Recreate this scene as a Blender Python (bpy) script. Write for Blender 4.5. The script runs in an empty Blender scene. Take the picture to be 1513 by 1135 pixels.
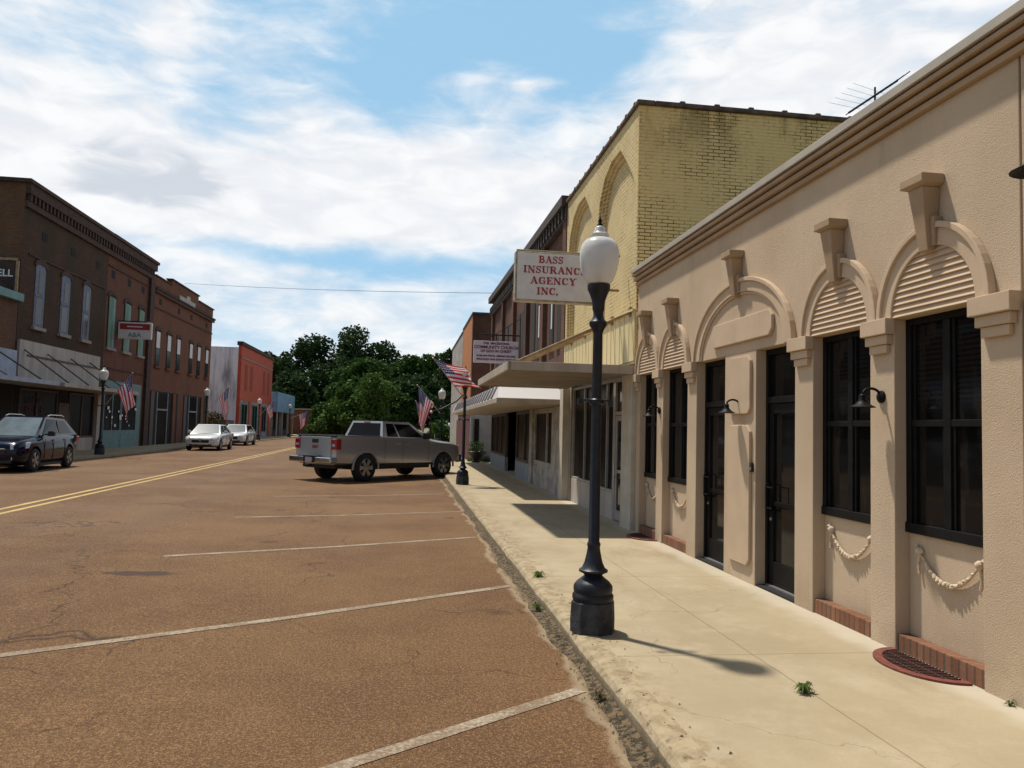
import bpy, bmesh, math, random
from mathutils import Vector, Matrix
random.seed(7)
PI = math.pi
sc = bpy.context.scene
COL = sc.collection
# ------------------------------------------------------------------ materials
MATS = {}
class NT:
    def __init__(s, tree): s.t = tree; s.n = tree.nodes; s.l = tree.links
    def new(s, typ, **kw):
        n = s.n.new(typ)
        for k, v in kw.items(): setattr(n, k, v)
        return n
    def val(s, sock, v):
        if isinstance(v, bpy.types.NodeSocket): s.l.new(v, sock)
        elif v is not None: sock.default_value = v
    def math(s, op, a, b=None, c=None, clamp=False):
        n = s.new('ShaderNodeMath', operation=op); n.use_clamp = clamp
        s.val(n.inputs[0], a)
        if b is not None: s.val(n.inputs[1], b)
        if c is not None: s.val(n.inputs[2], c)
        return n.outputs[0]
    def mix(s, f, a, b, mode='MIX'):
        n = s.new('ShaderNodeMix', data_type='RGBA', blend_type=mode)
        s.val(n.inputs[0], f)
        for i, c in ((6, a), (7, b)):
            s.val(n.inputs[i], tuple(c)+(1,) if isinstance(c, tuple) and len(c) == 3 else c)
        return n.outputs[2]
    def noise(s, vec, scale, detail=4, rough=.55, dist=0):
        n = s.new('ShaderNodeTexNoise'); s.val(n.inputs['Vector'], vec)
        n.inputs['Scale'].default_value = scale; n.inputs['Detail'].default_value = detail
        n.inputs['Roughness'].default_value = rough; n.inputs['Distortion'].default_value = dist
        return n.outputs[0]
    def ramp(s, v, lo, hi, a=0., b=1.):
        n = s.new('ShaderNodeMapRange'); n.interpolation_type = 'SMOOTHSTEP'
        s.val(n.inputs[0], v)
        for i, q in ((1, lo), (2, hi), (3, a), (4, b)): n.inputs[i].default_value = q
        return n.outputs[0]
    def pos(s):
        return s.new('ShaderNodeNewGeometry').outputs['Position']
    def sep(s, v):
        n = s.new('ShaderNodeSeparateXYZ'); s.val(n.inputs[0], v); return n.outputs
    def comb(s, x, y, z):
        n = s.new('ShaderNodeCombineXYZ'); s.val(n.inputs[0], x); s.val(n.inputs[1], y); s.val(n.inputs[2], z); return n.outputs[0]
    def scale(s, v, x, y, z):
        n = s.new('ShaderNodeVectorMath', operation='MULTIPLY'); s.val(n.inputs[0], v); n.inputs[1].default_value = (x, y, z); return n.outputs[0]
def newmat(name):
    m = bpy.data.materials.new(name); m.use_nodes = True; MATS[name] = m
    t = NT(m.node_tree); b = m.node_tree.nodes['Principled BSDF']
    return m, t, b
def bump(t, b, h, st, dist=.01):
    n = t.new('ShaderNodeBump'); n.inputs['Strength'].default_value = st; n.inputs['Distance'].default_value = dist
    t.val(n.inputs['Height'], h); t.l.new(n.outputs[0], b.inputs['Normal'])
def mat(name, col, rough=.7, c2=None, sc_=3., amt=1., bscale=None, bst=.3, metal=0, spec=.5, coat=0, lo=.35, hi=.65, obj=False, streak=False, bdist=.01):
    m, t, b = newmat(name)
    v = t.new('ShaderNodeTexCoord').outputs['Object'] if obj else t.pos()
    b.inputs['Roughness'].default_value = rough; b.inputs['Metallic'].default_value = metal
    b.inputs['Specular IOR Level'].default_value = spec; b.inputs['Coat Weight'].default_value = coat
    if c2 is None: c2 = tuple(x*.82 for x in col)
    vv = t.scale(v, 1, 1, .18) if streak else v
    f = t.ramp(t.noise(vv, sc_, 6, .6), lo, hi)
    c = t.mix(t.math('MULTIPLY', f, amt), col, c2)
    t.l.new(c, b.inputs['Base Color'])
    if bscale: bump(t, b, t.noise(v, bscale, 3, .6), bst, bdist)
    return m
def brick(name, c1, c2, mortar, w=.215, h=.072, ms=.012, var=.5, stain=None, stain_lo=.45, stain_hi=.7, mfade=1., bst=.5, msmooth=.3, sscale=.35, topz=None, grime=.35):
    m, t, b = newmat(name)
    v = t.pos(); x, y, z = t.sep(v)
    u = t.math('ADD', x, y)
    vec = t.comb(u, z, 0.)
    n = t.new('ShaderNodeTexBrick'); t.val(n.inputs['Vector'], vec)
    n.inputs['Color1'].default_value = c1+(1,); n.inputs['Color2'].default_value = c2+(1,); n.inputs['Mortar'].default_value = mortar+(1,)
    n.inputs['Scale'].default_value = 1; n.inputs['Mortar Size'].default_value = ms; n.inputs['Mortar Smooth'].default_value = msmooth
    n.inputs['Brick Width'].default_value = w; n.inputs['Row Height'].default_value = h; n.inputs['Bias'].default_value = var-.5
    col = n.outputs[0]
    if mfade < 1.:   # mortar lines filled with paint in places
        base = t.mix(t.noise(v, 9, 3), c1, c2)
        k = t.ramp(t.math('ADD', t.math('MULTIPLY', t.noise(v, .9, 5, .7), .7), t.math('MULTIPLY', t.noise(v, 6, 4, .7), .3)), .44, .60, 1-mfade, 1.)
        col = t.mix(k, base, col)
    col = t.mix(t.ramp(t.noise(v, 1.3, 6, .65), .3, .75, 0, grime), col, tuple(q*.55 for q in c1))
    if stain:
        sv = t.scale(v, 1, 1, .45)
        col = t.mix(t.ramp(t.noise(sv, sscale, 6, .7), stain_lo, stain_hi, 0, .85), col, stain)
    if topz:
        k = t.math('MULTIPLY', t.ramp(z, topz-1.1, topz, 0, 1), t.ramp(t.noise(t.scale(v, 1, 1, .3), 2.2, 5, .7), .45, .62))
        col = t.mix(t.math('MULTIPLY', k, .5), col, (.10, .07, .03))
    t.l.new(col, b.inputs['Base Color']); b.inputs['Roughness'].default_value = .9; b.inputs['Specular IOR Level'].default_value = .25
    bump(t, b, t.math('SUBTRACT', t.math('MULTIPLY', t.noise(v, 30, 3), .4), n.outputs[1]), bst, .01)
    return m
STUCCO = mat('stucco_tan', (.53, .405, .28), .9, (.465, .35, .24), 1.1, .9, 130, .8, spec=.15, bdist=.008)
t = NT(STUCCO.node_tree); b = STUCCO.node_tree.nodes['Principled BSDF']; src = b.inputs['Base Color'].links[0].from_socket; v = t.pos(); x, y, z = t.sep(v)
c = t.mix(t.ramp(t.noise(t.scale(v, 1, 1, .12), 3.2, 6, .7), .50, .74, 0, .35), src, (.33, .245, .16))
c = t.mix(t.math('MULTIPLY', t.ramp(z, .13, .55, 1, 0), t.ramp(t.noise(v, 2.4, 5, .7), .38, .62, 0, .5)), c, (.30, .21, .13))
c = t.mix(t.ramp(t.noise(v, .5, 4, .6), .35, .65, 0, .35), c, (.56, .45, .33))
t.l.new(c, b.inputs['Base Color'])
STUCCO_TRIM = mat('stucco_trim', (.54, .41, .285), .85, (.47, .355, .245), 2.5, .8, 150, .3, spec=.15, bdist=.005)
FLASH = mat('grey_flashing', (.40, .35, .29), .6, (.34, .30, .25), 3, .8)
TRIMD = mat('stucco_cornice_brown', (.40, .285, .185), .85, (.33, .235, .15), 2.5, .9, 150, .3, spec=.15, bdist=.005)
SWAG = mat('plaster_swag', (.62, .50, .36), .8, (.40, .30, .20), 40, .9, 60, .6)
STEPBRICK = brick('sill_brick', (.19, .080, .042), (.30, .145, .085), (.13, .09, .065), w=.072, h=.4, ms=.010, bst=.8)
REDIRON = mat('red_oxide_iron', (.20, .045, .026), .8, (.11, .03, .02), 14, .9, 50, .3)
BARIRON = mat('dark_red_iron', (.07, .022, .015), .8, (.035, .014, .01), 20, .9)
PIT = mat('dark_pit', (.012, .010, .009), .95)
BLACKMETAL = mat('black_frame', (.006, .006, .0065), .5, (.010, .010, .010), 5, spec=.12)
GLASSB = mat('dark_glass_with_blinds', (.006, .006, .006), .05, spec=.22)
t = NT(GLASSB.node_tree); b = GLASSB.node_tree.nodes['Principled BSDF']; v = t.pos(); x, y, z = t.sep(v)
sl = t.math('MULTIPLY', t.ramp(t.math('MODULO', t.math('MULTIPLY', z, 26), 1.), .35, .6), t.ramp(z, 2.0, 2.06))
c = t.mix(t.math('MULTIPLY', sl, .8), (.006, .006, .006), (.014, .013, .012)); c = t.mix(t.ramp(t.noise(t.scale(v, 1, 3, .8), 1.7, 3), .55, .68, 0, .6), c, (.022, .018, .015)); t.l.new(c, b.inputs['Base Color'])
SHOPDARK = mat('shop_glass_dark', (.008, .007, .007), .3, (.018, .014, .012), 1.2, 1, spec=.02)
GLASS = mat('dark_glass', (.006, .006, .006), .05, (.011, .010, .009), 1.5, 1, spec=.22)
GLASSW = mat('window_glass_old', (.014, .016, .019), .15, (.03, .034, .04), 2.5, 1, spec=.2)
SILVER = mat('aluminium', (.55, .54, .52), .35, metal=.8)
GREYFRAME = mat('grey_aluminium_frame', (.33, .31, .28), .45, (.25, .23, .21), 4, .8)
LAMPPAINT = mat('lamp_post_paint', (.011, .012, .018), .42, (.020, .022, .030), 9, .7, 70, .12, obj=True, spec=.3)
LAMPBASE = mat('lamp_base_worn', (.05, .052, .058), .8, (.013, .014, .018), 6, 1, 40, .6, obj=True)
m, t, b = newmat('lamp_globe'); b.inputs['Base Color'].default_value = (.72, .70, .66, 1); b.inputs['Roughness'].default_value = .25
b.inputs['Subsurface Weight'].default_value = .35; b.inputs['Subsurface Radius'].default_value = (.05, .05, .05)
n_ = t.new('ShaderNodeTexCoord').outputs['Object']
t.l.new(t.mix(t.ramp(t.noise(t.scale(n_, 1, 1, .5), 5, 4), .4, .7, 0, .6), (.76, .75, .72), (.52, .50, .47)), b.inputs['Base Color'])
gx, gy, gz = t.sep(n_)
tb = t.new('ShaderNodeBsdfTransparent'); mx = t.new('ShaderNodeMixShader'); mx.inputs[0].default_value = .22; t.l.new(b.outputs[0], mx.inputs[1]); t.l.new(tb.outputs[0], mx.inputs[2]); t.l.new(mx.outputs[0], t.n['Material Output'].inputs[0])
GLOBE = m
YELLOW = brick('yellow_painted_brick_side', (.90, .63, .245), (.95, .69, .29), (.11, .06, .02), w=.20, h=.061, ms=.008, mfade=.95, stain=(.50, .30, .11), stain_lo=.56, stain_hi=.82, bst=.7, topz=7.35, grime=.12)
YELLOWF = brick('yellow_painted_brick_front', (.60, .48, .25), (.66, .53, .29), (.30, .21, .09), ms=.010, mfade=.95, stain=(.48, .36, .16), stain_lo=.55, stain_hi=.8)
YELLOWP = mat('yellow_siding_paint', (.66, .55, .30), .7, (.60, .49, .26), 4, .8, streak=True)
COPING = mat('dark_tile_coping', (.07, .05, .035), .8, (.16, .11, .08), 5, 1, 30, .4)
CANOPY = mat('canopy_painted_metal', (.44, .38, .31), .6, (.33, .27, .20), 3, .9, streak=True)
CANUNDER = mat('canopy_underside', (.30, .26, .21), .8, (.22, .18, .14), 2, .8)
RUSTROD = mat('weathered_rod', (.34, .24, .12), .7, (.20, .12, .06), 8, .9)
WHITEPAINT = mat('weathered_white_paint', (.40, .37, .33), .8, (.22, .195, .17), 3, .9, 30, .3)
OFFWHITE = mat('offwhite_post', (.52, .47, .38), .75, (.40, .35, .27), 3, .7, 40, .2)
BLUEGREY = mat('bluegrey_paint', (.20, .235, .26), .8, (.28, .30, .31), 4, .9)
DARKBRICK = brick('dark_red_brick_right', (.125, .050, .030), (.17, .07, .042), (.12, .085, .065), stain=(.05, .028, .02), stain_lo=.45, stain_hi=.7)
DARKCORN = mat('dark_cornice', (.035, .028, .024), .8, (.06, .045, .035), 3, .9)
AWNWHITE = mat('awning_sheet_white', (.46, .445, .43), .55, (.45, .43, .41), 3, .8)
AWNDARK = mat('awning_dark_stripe', (.16, .14, .15), .6)
ORANGE = mat('orange_stucco', (.45, .16, .035), .85, (.36, .13, .04), 2, .8)
SIGNW = mat('sign_face_white', (.70, .66, .61), .5, (.60, .56, .50), 5, .7)
SIGNEDGE = mat('sign_edge', (.40, .36, .28), .6, (.22, .17, .10), 6, .9)
SIGNRED = mat('sign_red', (.30, .008, .018), .6, (.38, .05, .05), 30, .5)
SIGNPINK = mat('sign_face_pinkish', (.68, .61, .65), .55, (.58, .51, .56), 6, .7)
SIGNPURP = mat('sign_purple_letters', (.17, .02, .06), .6)
B1 = brick('left_dark_brick', (.066, .029, .017), (.095, .042, .024), (.065, .045, .032), stain=(.040, .032, .019), stain_lo=.42, stain_hi=.62, sscale=.5)
B2 = brick('left_redbrown_brick', (.135, .047, .028), (.175, .063, .037), (.11, .07, .05), stain=(.075, .034, .022), stain_lo=.5, stain_hi=.75)
B3 = brick('left_russet_brick', (.165, .058, .031), (.21, .078, .042), (.13, .085, .06), stain=(.09, .038, .022), stain_lo=.5, stain_hi=.75)
BSIDE = brick('left_side_brick', (.155, .062, .028), (.20, .085, .04), (.10, .075, .055), stain=(.07, .04, .028), stain_lo=.45, stain_hi=.7)
LCORN = mat('left_cornice_brick', (.040, .022, .016), .9, (.07, .036, .024), 3, .9, 20, .5)
LPANEL = mat('beige_panel', (.42, .37, .32), .8, (.30, .26, .23), 2.5, .8, 30, .3, streak=True)
PALEBLUE = mat('paleblue_panel', (.36, .40, .48), .75, (.28, .30, .36), 3, .8)
TEAL = mat('teal_paint', (.13, .22, .22), .7, (.09, .16, .165), 4, .8)
TEALTRIM = mat('teal_trim', (.12, .26, .25), .6)
GREENSH = mat('green_shutter', (.12, .24, .17), .75, (.07, .14, .10), 3, .9, streak=True)
BLUEW = mat('bluish_window_frame', (.13, .155, .22), .7, (.09, .10, .14), 6, .8)
WBOARD = mat('white_window_board', (.66, .68, .70), .7, (.52, .54, .57), 3, .7)
STONE = mat('sill_stone', (.30, .27, .24), .85, (.20, .18, .16), 6, .8)
STONEL = mat('parapet_tablet_stone', (.50, .46, .41), .85, (.30, .26, .22), 8, .9)
GREYPL = mat('grey_plaster', (.78, .77, .77), .9, (.24, .24, .27), .8, .95, 20, .4, streak=True, lo=.46, hi=.66)
GREYPL2 = mat('brown_stained_base', (.17, .13, .10), .9, (.30, .27, .25), 1.2, .9)
REDB = mat('red_painted_brick', (.48, .085, .040), .85, (.38, .065, .032), 2, .9, 25, .3)
REDDK = mat('ghost_window_red', (.30, .055, .03), .9, (.22, .05, .03), 4, .8)
LBLUE = mat('light_blue_metal', (.26, .44, .60), .7, (.20, .34, .48), 1.2, .9)
WOODD = mat('dark_timber', (.07, .05, .04), .8, (.12, .09, .07), 6, .8)
DARKRED = mat('dark_red_wall', (.10, .02, .018), .8)
BLUEWHITE = mat('bluewhite_wall', (.42, .46, .50), .85, (.34, .37, .41), 2, .8)
ROOF = mat('tar_roof', (.05, .05, .05), .9)
RUBBER = mat('tyre_rubber', (.014, .014, .015), .85, obj=True)
ALLOY = mat('alloy_rim', (.42, .42, .43), .3, metal=.9, obj=True)
CHROME = mat('chrome', (.62, .62, .64), .14, metal=1)
TRUCKP = mat('silver_grey_truck_paint', (.40, .40, .415), .30, (.37, .37, .385), 2, .5, metal=.5, coat=.6, obj=True)
NAVY = mat('navy_car_paint', (.003, .004, .016), .14, (.004, .005, .018), 2, .5, metal=.0, coat=.2, spec=.2, obj=True)
WHITECAR = mat('white_car_paint', (.62, .62, .62), .3, (.56, .56, .56), 2, .5, coat=.8, obj=True)
CARGLASS = mat('car_glass', (.004, .004, .005), .08, spec=.1)
CARGLASSL = mat('windscreen_glass', (.11, .13, .13), .08, (.05, .06, .06), 3, .6, spec=1)
BLACKPL = mat('black_plastic', (.014, .014, .015), .6)
REDLENS = mat('red_lens', (.33, .01, .014), .18, (.22, .008, .01), 8, .6, coat=.6)
CLEARLENS = mat('clear_lens', (.50, .50, .55), .12, (.26, .25, .36), 9, .7, coat=.7)
PLATE = mat('number_plate', (.45, .45, .45), .5)
BARK = mat('bark', (.09, .065, .045), .9, (.05, .035, .025), 6, .9, 20, .8)
WIRE = mat('cable_black', (.02, .02, .02), .8)
TERRA = mat('planter_black', (.018, .016, .016), .5)
def leafmat(name, a, b_, c):
    m, t, b = newmat(name)
    r = t.new('ShaderNodeNewGeometry').outputs['Random Per Island']
    f = t.noise(t.pos(), .45, 3)
    col = t.mix(r, a, b_); col = t.mix(t.ramp(f, .45, .65, 0, .7), col, c)
    t.l.new(col, b.inputs['Base Color']); b.inputs['Roughness'].default_value = .7; b.inputs['Specular IOR Level'].default_value = .08
    tr = t.new('ShaderNodeBsdfTranslucent'); t.l.new(col, tr.inputs[0])
    mx = t.new('ShaderNodeMixShader'); mx.inputs[0].default_value = .18
    t.l.new(b.outputs[0], mx.inputs[1]); t.l.new(tr.outputs[0], mx.inputs[2])
    t.l.new(mx.outputs[0], t.n['Material Output'].inputs[0]); return m
LEAFD = leafmat('leaf_dark', (.030, .055, .018), (.048, .082, .026), (.018, .036, .014))
LEAFM = leafmat('leaf_mid', (.042, .085, .018), (.065, .12, .026), (.030, .062, .016))
LEAFL = leafmat('leaf_light', (.065, .12, .022), (.10, .165, .035), (.04, .085, .018))
LEAFB = leafmat('leaf_dry', (.12, .085, .05), (.09, .075, .035), (.055, .05, .025))
GRASSM = leafmat('grass_blade', (.06, .10, .02), (.09, .13, .035), (.10, .11, .04))
# road
m, t, b = newmat('asphalt'); v = t.pos(); x, y, z = t.sep(v)
lane = t.ramp(t.math('ADD', x, t.math('MULTIPLY', t.math('SUBTRACT', t.noise(v, .5, 3), .5), 1.6)), -5.2, -2.6)
base = t.mix(lane, (.235, .150, .100), (.196, .104, .043))
far = t.ramp(y, 5, 16); base = t.mix(t.math('MULTIPLY', far, lane), base, (.245, .148, .074))
base = t.mix(t.ramp(t.noise(v, .35, 5, .6), .38, .62, 0, .85), base, (.110, .050, .023))
base = t.mix(t.ramp(t.noise(v, 1.7, 5, .65), .42, .7, 0, .4), base, (.26, .155, .070))
vo = t.new('ShaderNodeTexVoronoi'); vo.inputs['Scale'].default_value = 170; t.val(vo.inputs['Vector'], v)
sp = t.new('ShaderNodeSeparateColor'); t.l.new(vo.outputs['Color'], sp.inputs[0])
fine = t.noise(v, 80, 3, .75)
base = t.mix(t.ramp(fine, .35, .65, 0, .75), base, (.050, .024, .011))
g2 = t.noise(v, 42, 6, .8)
base = t.mix(t.ramp(g2, .40, .60, 0, .5), base, (.085, .040, .016)); base = t.mix(t.ramp(g2, .52, .38, 0, .4), base, (.33, .19, .085))
base = t.mix(t.ramp(sp.outputs[0], .84, .93, 0, .6), base, (.36, .225, .11))
base = t.mix(t.ramp(sp.outputs[1], .75, .85, 0, .5), base, (.07, .04, .022))
wv = t.new('ShaderNodeTexVoronoi', feature='DISTANCE_TO_EDGE'); wv.inputs['Scale'].default_value = .22
nv = t.new('ShaderNodeTexNoise'); nv.inputs['Scale'].default_value = 1.4; nv.inputs['Detail'].default_value = 5; t.val(nv.inputs['Vector'], v)
ad = t.new('ShaderNodeVectorMath', operation='MULTIPLY_ADD'); t.l.new(nv.outputs[1], ad.inputs[0]); ad.inputs[1].default_value = (1.3, 1.3, 0); t.l.new(v, ad.inputs[2])
t.l.new(ad.outputs[0], wv.inputs['Vector'])
crack = t.math('MULTIPLY', t.ramp(wv.outputs[0], .0, .004, 1, 0), t.ramp(t.noise(v, .4, 2), .48, .56))
base = t.mix(t.math('MULTIPLY', crack, .8), base, (.035, .02, .014))
drip = t.new('ShaderNodeTexVoronoi'); drip.inputs['Scale'].default_value = .8; t.val(drip.inputs['Vector'], v)
dd = t.math('ADD', drip.outputs[0], t.math('MULTIPLY', t.math('SUBTRACT', t.noise(v, 9, 3), .5), .25))
base = t.mix(t.math('MULTIPLY', t.ramp(dd, .03, .13, 1, 0), t.math('MULTIPLY', lane, .55)), base, (.05, .026, .016))
tyre = t.math('ABSOLUTE', t.math('SUBTRACT', t.math('ABSOLUTE', t.math('ADD', x, 5.0)), .8))
base = t.mix(t.math('MULTIPLY', t.ramp(tyre, .1, .55, .35, 0), t.noise(t.scale(v, 1, .15, 1), 2, 4)), base, (.11, .075, .055))
w2 = t.new('ShaderNodeTexVoronoi', feature='DISTANCE_TO_EDGE'); w2.inputs['Scale'].default_value = .11
ad2 = t.new('ShaderNodeVectorMath', operation='MULTIPLY_ADD'); t.l.new(nv.outputs[1], ad2.inputs[0]); ad2.inputs[1].default_value = (2.2, 2.2, 0); t.l.new(v, ad2.inputs[2]); t.l.new(ad2.outputs[0], w2.inputs['Vector'])
base = t.mix(t.math('MULTIPLY', t.ramp(w2.outputs[0], .0, .0022, .65, 0), t.ramp(t.noise(v, .25, 2), .47, .53)), base, (.04, .022, .014))
# oil stain in the parking row
dx = t.math('DIVIDE', t.math('SUBTRACT', x, -2.9), .42); dy = t.math('DIVIDE', t.math('SUBTRACT', y, 9.1), .16)
rr = t.math('ADD', t.math('MULTIPLY', dx, dx), t.math('MULTIPLY', dy, dy))
rr = t.math('ADD', rr, t.math('MULTIPLY', t.math('SUBTRACT', t.noise(v, 5, 3), .5), 2.2))
base = t.mix(t.ramp(rr, .5, 1.1, .8, 0), base, (.045, .028, .026))
# grey dirt edge by the kerb
ed = t.ramp(t.math('ADD', x, t.math('MULTIPLY', t.math('SUBTRACT', t.noise(v, 1.1, 4), .5), .45)), 1.23, 1.29)
base = t.mix(t.math('MULTIPLY', ed, .75), base, (.17, .125, .075))
eline = t.math('SUBTRACT', t.ramp(t.math('ADD', x, t.math('MULTIPLY', t.math('SUBTRACT', t.noise(v, 1.1, 4), .5), .45)), 1.16, 1.22), ed)
base = t.mix(t.math('MULTIPLY', t.math('MAXIMUM', eline, 0.), .55), base, (.36, .29, .19))
t.l.new(base, b.inputs['Base Color']); b.inputs['Roughness'].default_value = .85; b.inputs['Specular IOR Level'].default_value = .2
bump(t, b, t.math('ADD', fine, t.math('MULTIPLY', vo.outputs[0], .6)), .55, .008)
ASPHALT = m
def paint(name, c, worn):
    m, t, b = newmat(name); v = t.pos()
    k = t.math('ADD', t.math('MULTIPLY', t.noise(v, 40, 4, .7), .7), t.math('MULTIPLY', t.noise(v, 3, 3), .4))
    t.l.new(t.mix(t.ramp(k, .36, .64, 0, worn), c, (.17, .11, .06)), b.inputs['Base Color']); b.inputs['Roughness'].default_value = .8
    bump(t, b, t.noise(v, 60, 3), .5, .006); return m
PWHITE = paint('worn_white_line', (.40, .345, .26), 1.)
PYEL = paint('worn_yellow_line', (.60, .42, .13), .6)
# sidewalk
m, t, b = newmat('concrete_pavement'); v = t.pos(); x, y, z = t.sep(v)
base = t.mix(t.ramp(t.noise(v, .55, 5, .6), .35, .68), (.385, .32, .212), (.31, .25, .158))
base = t.mix(t.ramp(t.noise(v, 2.6, 5, .7), .45, .75, 0, .5), base, (.44, .38, .275))
base = t.mix(t.ramp(t.noise(v, 70, 3, .7), .4, .75, 0, .35), base, (.30, .22, .12))
base = t.mix(t.ramp(t.noise(t.scale(v, 1.3, .5, 1), 1.1, 6, .72), .54, .72, 0, .55), base, (.25, .185, .105))
gum = t.new('ShaderNodeTexVoronoi'); gum.inputs['Scale'].default_value = 1.9; t.val(gum.inputs['Vector'], v)
base = t.mix(t.ramp(gum.outputs[0], .018, .03, .65, 0), base, (.09, .065, .04))
hc = t.new('ShaderNodeTexVoronoi', feature='DISTANCE_TO_EDGE'); hc.inputs['Scale'].default_value = .35; nq = t.new('ShaderNodeTexNoise'); nq.inputs['Scale'].default_value = 1.7; nq.inputs['Detail'].default_value = 5; t.val(nq.inputs['Vector'], v)
aq = t.new('ShaderNodeVectorMath', operation='MULTIPLY_ADD'); t.l.new(nq.outputs[1], aq.inputs[0]); aq.inputs[1].default_value = (.9, .9, 0); t.l.new(v, aq.inputs[2]); t.l.new(aq.outputs[0], hc.inputs['Vector'])
base = t.mix(t.math('MULTIPLY', t.ramp(hc.outputs[0], 0, .0025, .45, 0), t.ramp(t.noise(v, .6, 2), .50, .56)), base, (.14, .10, .055))
wl = t.ramp(t.math('ADD', x, t.math('MULTIPLY', t.noise(v, 3, 3), .3)), 3.6, 3.85, 0, .5)
base = t.mix(wl, base, (.52, .47, .385))
ke = t.math('MULTIPLY', t.ramp(x, 1.50, 1.85, 1, 0), t.ramp(t.noise(v, 6, 5, .7), .42, .62)); base = t.mix(t.math('MULTIPLY', ke, .7), base, (.22, .155, .075))
def line(coord, c, w, wob=.02):
    d = t.math('ABSOLUTE', t.math('SUBTRACT', t.math('ADD', coord, t.math('MULTIPLY', t.math('SUBTRACT', t.noise(v, 4, 2), .5), wob)), c)); return t.ramp(d, w*.5, w*1.3, 1, 0)
my = t.math('MODULO', t.math('ADD', y, 40-4.12+1.47), 2.95)
ln = t.math('MAXIMUM', line(x, 2.6, .006), line(my, 1.47, .006))
ln = t.math('MAXIMUM', ln, t.math('MULTIPLY', line(x, -14.2, .008), 1.))
base = t.mix(t.math('MULTIPLY', ln, .6), base, (.16, .11, .055))
t.l.new(base, b.inputs['Base Color']); b.inputs['Roughness'].default_value = .88; b.inputs['Specular IOR Level'].default_value = .25
bump(t, b, t.math('SUBTRACT', t.math('MULTIPLY', t.noise(v, 50, 3), .5), ln), .4, .006)
SIDEWALK = m
m, t, b = newmat('kerb_concrete'); v = t.pos(); x, y, z = t.sep(v)
base = t.mix(t.ramp(t.noise(v, 7, 6, .7), .38, .66), (.37, .295, .185), (.24, .18, .10))
base = t.mix(t.ramp(t.noise(v, 13, 5, .7), .55, .68, 0, .9), base, (.10, .075, .035))
base = t.mix(t.ramp(z, .02, .10, .8, 0), base, (.11, .08, .045))
t.l.new(base, b.inputs['Base Color']); b.inputs['Roughness'].default_value = .95
bump(t, b, t.noise(v, 40, 5, .7), .7, .01); KERB = m
DIRT = mat('gutter_dirt', (.17, .115, .06), .95, (.04, .030, .014), 22, 1, 50, 1., bdist=.03, lo=.42, hi=.58)
GROUND = mat('grassy_ground', (.10, .13, .035), .95, (.15, .14, .07), .3, 1, 8, .5)
PEBB = mat('pebble', (.22, .17, .10), .9, (.06, .045, .03), 15, 1)
# flag cloth (fly = V, hoist = U stored in UV)
m, t, b = newmat('flag_cloth'); uv = t.new('ShaderNodeTexCoord').outputs['UV']; u, w_, _z = t.sep(uv)
st = t.math('GREATER_THAN', t.math('MODULO', t.math('MULTIPLY', u, 6.5), 1.), .5)
c = t.mix(st, (.50, .035, .05), (.68, .64, .66))
can = t.math('MULTIPLY', t.math('LESS_THAN', u, 7/13), t.math('LESS_THAN', w_, .4))
sv = t.comb(t.math('MULTIPLY', u, 9.3), t.math('MULTIPLY', w_, 15), 0.)
vs = t.new('ShaderNodeTexVoronoi'); vs.inputs['Scale'].default_value = 1; vs.inputs['Randomness'].default_value = 0; t.l.new(sv, vs.inputs['Vector'])
star = t.math('LESS_THAN', vs.outputs[0], .24)
c = t.mix(can, c, t.mix(star, (.035, .04, .14), (.6, .6, .66)))
t.l.new(c, b.inputs['Base Color']); b.inputs['Roughness'].default_value = .8
tr = t.new('ShaderNodeBsdfTranslucent'); t.l.new(c, tr.inputs[0]); mx = t.new('ShaderNodeMixShader'); mx.inputs[0].default_value = .3
t.l.new(b.outputs[0], mx.inputs[1]); t.l.new(tr.outputs[0], mx.inputs[2]); t.l.new(mx.outputs[0], t.n['Material Output'].inputs[0]); FLAG = m
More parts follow.
